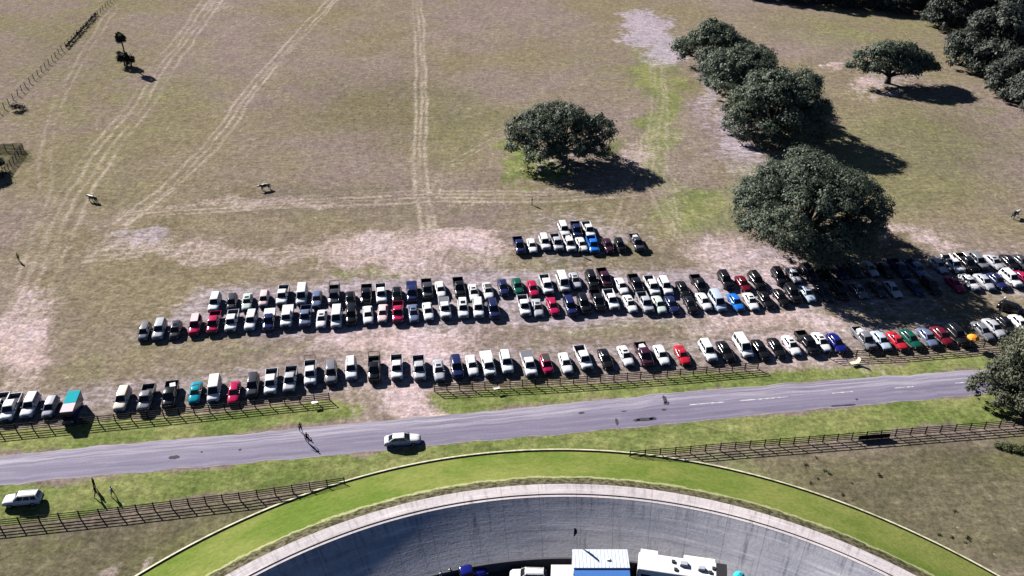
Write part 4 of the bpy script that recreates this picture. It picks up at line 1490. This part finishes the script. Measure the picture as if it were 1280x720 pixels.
BLK = ((0.012, 0.012, 0.015), 'black')
NVY = ((0.015, 0.018, 0.05), 'navy')
WHT = ((0.75, 0.74, 0.70), 'white')
KHA = ((0.22, 0.18, 0.12), 'khaki')
GRY = ((0.09, 0.09, 0.10), 'grey')
HIV = ((0.62, 0.60, 0.22), 'pale_yellow')
PG = 'people in dark clothes by the road'
person(at(376.5, 540), R(-60), BLK, BLK, 'person in black on the field side edge of the road', 'walk', 1.85, group=PG)
person(at(384.5, 553), R(-70), BLK, NVY, 'person in dark clothes walking in the middle of the road', 'walk', 1.85, .03, group=PG)
person(at(119.5, 611), R(190), BLK, BLK, 'person in black standing nearest the road on the lower left verge', 'stand', 1.95, group=PG)
person(at(121.5, 620.5), R(200), BLK, NVY, 'person in black standing just behind another on the lower left verge', 'walk', 1.95, group=PG)
person(at(142, 620), R(170), WHT, BLK, 'person in white and black, rightmost of three on the lower left verge', 'walk', 1.75)
person(at(665, 256), R(180), GRY, BLK, 'person standing alone in the open field below the lone oak', 'stand', 1.8)
person(at(24, 326), R(-90), HIV, BLK, 'person with pale shirt standing alone at the left edge of the field', 'stand', 1.8)
person(at(725, 319), R(-90), WHT, BLK, 'person standing in front of the cars of the back cluster', 'walk', 1.85)


def cow(loc, rz, label, coat, sc=1.0):
    """one continuous skinned body, head lowered a little; faces +X"""
    V = [(0, 0, .98), (-.45, 0, 1.02), (-.85, 0, 1.06), (-1.02, 0, .98), (.45, 0, 1.02), (.80, 0, 1.06), (1.08, 0, 1.12), (1.34, 0, 1.16), (1.52, 0, 1.02), (1.66, 0, .86)]
    Rr = [(.37, .36), (.36, .34), (.30, .27), (.15, .16), (.35, .35), (.25, .29), (.16, .19), (.14, .15), (.11, .115), (.085, .08)]
    E = [(0, 1), (1, 2), (2, 3), (0, 4), (4, 5), (5, 6), (6, 7), (7, 8), (8, 9)]

    def chain(pts, rads, a):
        for p, r in zip(pts, rads):
            V.append(p)
            Rr.append(r)
            E.append((a, len(V) - 1))
            a = len(V) - 1
    for s, d in ((1, .12), (-1, -.10)):
        chain([(.66, s * .20, .74), (.64 + d, s * .21, .42), (.62 + d * 1.3, s * .21, .14), (.67 + d * 1.3, s * .21, .04)], [.14, .095, .07, .08], 4)
        chain([(-.76, s * .20, .76), (-.62 - d, s * .21, .60), (-.86 - d, s * .21, .38), (-.82 - d, s * .21, .12), (-.76 - d, s * .21, .04)], [.19, .13, .08, .07, .08], 2)
    chain([(-1.12, 0, .80), (-1.14, 0, .42)], [.045, .04], 3)
    chain([(1.32, .16, 1.24), (1.30, .27, 1.22)], [.04, .045], 7)
    chain([(1.32, -.16, 1.24), (1.30, -.27, 1.22)], [.04, .045], 7)
    me = skin_mesh(V, E, Rr)
    me.materials.append(coat)
    root = empty('cow', loc, rz)
    root.scale = (sc, sc, sc)
    tag(root, label, 'cow', 'cattle in the open field')
    link(bpy.data.objects.new('body', me), root)
    m = MB()
    m.tube([(1.33, .10, 1.28), (1.33, .19, 1.38), (1.36, .20, 1.47)], [.03, .022, .008], 6)
    horn = m.mesh('horn', simple('pale_horn', (.5, .46, .36), .5, .1), smooth=True)
    for s in (1, -1):
        o = link(bpy.data.objects.new('horn', horn), root)
        o.scale = (1, s, 1)
    return root


def pied(name, sc, th):
    g = NT(name)
    n = g.noise(g.coords('Object', (1, 1, 1)), sc, 2, .4)
    g.base(g.mix(g.ramp(n, th - .015, th + .015), (0.012, 0.011, 0.011), (0.72, 0.70, 0.66)))
    g.rough(.45, .4)
    return g.m


cow(at(332, 237), R(205), 'black and white cow in the middle of the open left field', pied('pied_coat', 1.6, .52), 1.05)
cow(at(117, 252), R(155), 'mostly black cow near the wheel tracks in the left field', pied('dark_pied_coat', 1.3, .60), 1.1)
cow(at(1268, 272), R(35), 'black cow with white patches at the right edge of the field', pied('patched_coat', 1.9, .55), 1.1)
# ------------------------------------------------------------------ infield rigs and small things
RIGW = simple('white_gelcoat', (0.80, 0.80, 0.80), .35, .04, .8, coat=.3)
RIGB = simple('pale_blue_roof_sheet', (0.60, 0.66, 0.76), .5, .06, 1.0)
AWN = simple('blue_awning_fabric', (0.07, 0.24, 0.66), .8, .1, 1.5)
NAVYP = simple('navy_panel', (0.012, 0.018, 0.11), .5, .2)
BLKP = simple('black_rubber_roof', (0.012, 0.012, 0.016), .6, .3)
ORG = simple('orange_fabric', (0.85, 0.30, 0.015), .8, .1, 2.0)
TEALF = simple('turquoise_fabric', (0.02, 0.50, 0.58), .8, .1, 2.0)
SIGNW = simple('white_sign_board', (0.80, 0.79, 0.72), .6, .05)
SIGNY = simple('cream_sign_board', (0.80, 0.72, 0.48), .6, .05)
STEEL = simple('galvanised_steel', (0.35, 0.35, 0.37), .45, .15, metal=.7)
WHEEL = vehicle_meshes('SUV', 'white')['wheel'][0]


def wheels(root, xs, y, s=1.1):
    for x in xs:
        for sg in (-1, 1):
            o = link(bpy.data.objects.new('wheel', WHEEL), root)
            o.location = (x, sg * y, .39 * s)
            o.scale = (s, s, s)


def rzof(a, b):
    return math.atan2((b - a).y, (b - a).x)


def motorhome():
    zr = 3.35
    a, b = at(798, 700, zr), at(908, 716, zr)
    c = (a + b) / 2
    rz = rzof(a, b)
    L = (b - a).length
    root = empty('motorhome', (c.x, c.y, 0), rz)
    tag(root, 'long white motorhome with roof units and black front end beside the banked track', 'motorhome')
    W = 2.55
    m = MB()
    m.box((0, 0, 1.9), (L, W, 2.85))
    m.build('body', RIGW, root, bevel=.12)
    for x, w in ((-L * .38, L * .20), (L * .20, L * .36)):
        m = MB()
        m.box((x, W / 2 + .32, 2.15), (w, .62, 2.1))
        m.build('slide_out', RIGW, root, bevel=.04)
    m = MB()
    m.box((L / 2 - .55, 0, zr + .02), (1.25, W * .94, .10))
    m.build('front_cap', BLKP, root, bevel=.04)
    m = MB()
    m.box((L / 2 + .01, 0, 2.2), (.03, W * .86, 1.3))
    m.build('windshield', GLASS, root)
    for sg in (-1, 1):
        m = MB()
        for k in range(5):
            m.box((-L * .4 + k * L * .19, sg * (W / 2 + .008), 2.2), (1.1, .02, .7))
        m.build('side_window', GLASS, root)
    for x, y, s in ((L * .02, .3, .9), (L * .22, .0, .8)):
        m = MB()
        m.box((x, y, zr + .17), (s * 1.15, s * .8, .3), top=(.8, .8))
        m.build('roof_unit', paint('silver'), root, bevel=.05)
    m = MB()
    for x, y in ((-L * .10, .5), (-L * .07, -.6), (L * .32, -.3), (L * .36, .35)):
        m.box((x, y, zr + .07), (.42, .42, .14))
    m.build('roof_vent', TRIM, root, bevel=.03)
    wheels(root, (-L * .22, -L * .30, L * .36), W / 2 - .12, 1.2)


motorhome()


def big_trailer():
    zr = 4.0
    a, b = at(717, 697, zr), at(786, 697, zr)
    c = at(751, 697, zr)
    L = (b - a).length
    root = empty('race_trailer', (c.x, c.y, 0), R(0))
    tag(root, 'large trailer with pale ribbed roof and blue awning at the foot of the bank', 'trailer')
    W = 2.6
    m = MB()
    m.box((0, 0, 2.15), (L, W, 3.1))
    m.build('body', RIGW, root, bevel=.05)
    m = MB()
    m.box((0, 0, 3.78), (L + .06, W + .1, .14))
    for k in range(15):
        m.box((-L / 2 + L * (k + .5) / 15, 0, 3.865), (.05, W, .03))
    m.build('roof', RIGB, root)
    m = MB()
    x0, x1 = -L / 2, L * .22
    y0, y1, z0, z1 = -W / 2 - .06, -W / 2 - 3.2, 3.7, 2.7
    m.loft([[(-L / 2, y0, z0), (L / 2, y0, z0), (L / 2, y1 * .5 + y0 * .5, (z0 + z1) / 2), (L * .2, y1 * .5 + y0 * .5, (z0 + z1) / 2), (L * .2, y1, z1), (-L / 2, y1, z1)],
            [(-L / 2, y0, z0 + .05), (L / 2, y0, z0 + .05), (L / 2, y1 * .5 + y0 * .5, (z0 + z1) / 2 + .05), (L * .2, y1 * .5 + y0 * .5, (z0 + z1) / 2 + .05), (L * .2, y1, z1 + .05), (-L / 2, y1, z1 + .05)]])
    m.build('awning', AWN, root)
    m = MB()
    m.box((L * .36, -W / 2 - 1.95, 2.55), (L * .27, .9, .5))
    m.build('navy_box', NAVYP, root, bevel=.03)
    m = MB()
    for x in (-L / 2 + .06, L * .19):
        m.tube([(x, y1 + .05, 0), (x, y1 + .05, z1)], .035, 6)
    m.build('awning_leg', STEEL, root)
    m = MB()
    m.box((.9, -.2, 3.93), (.5, .4, .16), top=(.7, .7))
    m.build('roof_vent', SIGNW, root, bevel=.03)
    wheels(root, (-1.2, -.3, .6), W / 2 - .12, 1.05)


big_trailer()


def small_trailer():
    zr = 2.7
    c = at(703, 716, zr)
    root = empty('cargo_trailer', (c.x, c.y, 0), 0)
    tag(root, 'small white box trailer tucked left of the large blue awning trailer', 'trailer')
    m = MB()
    m.box((0, 0, 1.6), (2.5, 2.3, 2.1))
    m.build('body', RIGW, root, bevel=.06)
    m = MB()
    m.box((0, 0, 2.67), (2.54, 2.34, .07))
    m.build('roof', simple('cream_roof', (.74, .68, .66), .6, .05), root, bevel=.02)
    m = MB()
    m.box((-1.262, 0, 1.6), (.02, 2.0, 1.8))
    m.build('rear_door', SIGNW, root)
    m = MB()
    m.tube([(1.2, .4, .5), (2.2, 0, .5)], .05, 6)
    m.tube([(1.2, -.4, .5), (2.2, 0, .5)], .05, 6)
    m.build('hitch', STEEL, root)
    wheels(root, (-.4, .4), 1.12, .85)


small_trailer()
p = at(660, 713, 1.6)
vehicle('SUV', 'white', (p.x, p.y, 0), R(178), 'white SUV with pale roof parked beside the small white box trailer', None, 'rails', .92)
p = at(580, 719, .8)
vehicle('pickup', 'navy', (p.x, p.y, 0), R(20), 'dark blue pickup in the shade at the left end of the infield', None, None, 1.0)
person(at(563.5, 722), R(-90), WHT, GRY, 'person in white shirt left of the dark blue infield pickup, nearer the pickup', 'stand', 1.8)
person(at(552, 726), R(-60), WHT, BLK, 'person in white shirt and dark trousers, leftmost in the infield', 'walk', 1.75)


def flagpole():
    f = at(715, 704)
    root = empty('flagpole', (f.x, f.y, 0))
    tag(root, 'thin flagpole with a dark drooping flag at the corner of the large trailer', 'flagpole')
    H = 6.3
    m = MB()
    m.tube([(0, 0, 0), (0, 0, H)], [.05, .03], 8)
    m.build('pole', STEEL, root)
    m = MB()
    rows = 8
    secs = []
    for k in range(rows):
        t = k / (rows - 1)
        z = H - .1 - 1.35 * t
        w = .38 * (math.sin(math.pi * (t * .75 + .2)))
        secs.append([(.03, .02, z), (.03 + w * .5, .10 * math.sin(k), z - .06), (.03 + w, .05 * math.cos(k * 1.3), z - .16), (.03 + w, .05 * math.cos(k * 1.3) - .02, z - .16), (.03 + w * .5, .10 * math.sin(k) - .02, z - .06), (.03, 0, z)])
    m.loft(secs)
    m.build('flag', cloth((.012, .012, .03), 'dark_flag'), root)


flagpole()


def umbrella(p, rad, h, mat, label, name='umbrella'):
    root = empty(name, p)
    tag(root, label, 'umbrella')
    m = MB()
    m.tube([(0, 0, 0), (0, 0, h + .05)], .025, 6)
    m.build('pole', STEEL, root)
    m = MB()
    n = 8
    ring = [(rad * math.cos(2 * math.pi * k / n), rad * math.sin(2 * math.pi * k / n), h - .42) for k in range(n)]
    mid = [(rad * .55 * math.cos(2 * math.pi * k / n), rad * .55 * math.sin(2 * math.pi * k / n), h - .13) for k in range(n)]
    val = [(x * .99, y * .99, z - .16) for x, y, z in ring]
    for k in range(n):
        j = (k + 1) % n
        m.poly([mid[k], mid[j], (0, 0, h)])
        m.poly([ring[k], ring[j], mid[j], mid[k]])
        m.poly([val[k], val[j], ring[j], ring[k]])
    o = m.build('canopy', mat, root, merge=True)
    sd = o.modifiers.new('thick', 'SOLIDIFY')
    sd.thickness = .012
    m = MB()
    for k in range(n):
        m.tube([(0, 0, h - .05), tuple(Vector(ring[k]) * .98 - Vector((0, 0, .02)))], .01, 4)
    m.build('rib', STEEL, root)
    m = MB()
    m.box((0, 0, .05), (.5, .5, .1))
    m.build('base', TRIM, root, bevel=.02)


p = at(1217, 421, 2.0)
umbrella(Vector((p.x, p.y, 0)), .95, 2.3, ORG, 'orange umbrella standing by the roadside tree at the end of the fence row')
p = at(924, 718, 1.9)
umbrella(Vector((p.x, p.y, 0)), .75, 2.2, TEALF, 'turquoise umbrella off the black front end of the motorhome')
p = at(912, 713, .5)
t = empty('folding_table', (p.x, p.y, 0), .4)
tag(t, 'small pale folding table between the motorhome and the turquoise umbrella', 'table')
m = MB()
m.box((0, 0, .73), (1.2, .7, .04))
m.build('table_top', SIGNW, t, bevel=.01, seg=1)
for x in (-.5, .5):
    for y in (-.28, .28):
        m = MB()
        m.tube([(x, y, 0), (x, y, .71)], .02, 5)
        m.build('leg', STEEL, t)


def marker(p, w, d, h, mat, label, rz):
    """small flat-topped marker: a white board lying on two stakes"""
    root = empty('verge_marker', p, rz)
    tag(root, label, 'marker', 'small white markers on the road verge')
    m = MB()
    m.box((0, 0, h), (w, d, .05))
    m.build('board', mat, root, bevel=.01, seg=1)
    for x in (-w * .3, w * .3):
        m = MB()
        m.box((x, 0, h / 2 - .13), (.06, .06, h + .2))
        m.build('stake', GREY_WOOD, root)


marker(at(394, 508), .9, .55, .8, SIGNW, 'small white marker on the verge by the left end of the sandy gateway', R(20))
marker(at(621, 490), 1.0, .55, .8, SIGNW, 'small white marker on the green verge below the middle board fence', R(20))


def lounge_chair(p, rz):
    root = empty('lounge_chair', p, rz)
    tag(root, 'cream lounge chair standing alone on the verge below the right board fence', 'chair')
    m = MB()
    m.box((0, 0, .42), (1.25, .75, .06))
    m.build('seat', SIGNY, root, bevel=.015, seg=1)
    m = MB()
    m.loft([[(.60, -.37, .42), (.60, .37, .42), (.66, .37, .42), (.66, -.37, .42)], [(.86, -.37, 1.15), (.86, .37, 1.15), (.92, .37, 1.15), (.92, -.37, 1.15)]])
    m.build('backrest', SIGNY, root, bevel=.015, seg=1)
    for x in (-.55, .55):
        for y in (-.33, .33):
            m = MB()
            m.box((x, y, .195), (.05, .05, .40))
            m.build('leg', STEEL, root)


lounge_chair(at(1067, 456), R(15))
r4 = random.Random(9)
wl = [crown([(0, 0, .12, .42, .3, .16)], 10, 16, .09, 70 + i, SHRUB, .2, 'leaves') for i in range(3)]
for k, (x, y) in enumerate([(1173, 668), (1189, 671), (1206, 678), (1209, 672), (1212, 676), (1193, 639), (1098, 594), (1064, 604), (1052, 618), (1036, 592), (1022, 598), (1020, 572), (1007, 581), (1013, 604), (1031, 589)]):
    o = empty('weed_clump', at(x, y), k * 1.3)
    tag(o, 'small dark weed clump in the turf between white kerb and right roadside fence', 'weed', 'dark weed clumps in the turf')
    c = link(bpy.data.objects.new('leaves', wl[k % 3]), o)
    c.scale = (r4.uniform(.4, .8),) * 3


def lamp_post():
    a = at(1246, 402)
    root = empty('lamp_post', a)
    tag(root, 'tall thin lamp post with pale round head behind the last parked cars', 'lamp post')
    H = 4.7
    m = MB()
    m.tube([(0, 0, 0), (0, 0, H)], [.08, .05], 8)
    m.build('pole', TRIM, root)
    m = MB()
    m.loft([[(.18 * math.sin(math.pi * i / 8) * math.cos(2 * math.pi * j / 12), .18 * math.sin(math.pi * i / 8) * math.sin(2 * math.pi * j / 12), H + .15 - .18 * math.cos(math.pi * i / 8)) for j in range(12)] for i in range(1, 8)])
    m.build('lamp_head', SIGNW, root, smooth=True)


lamp_post()
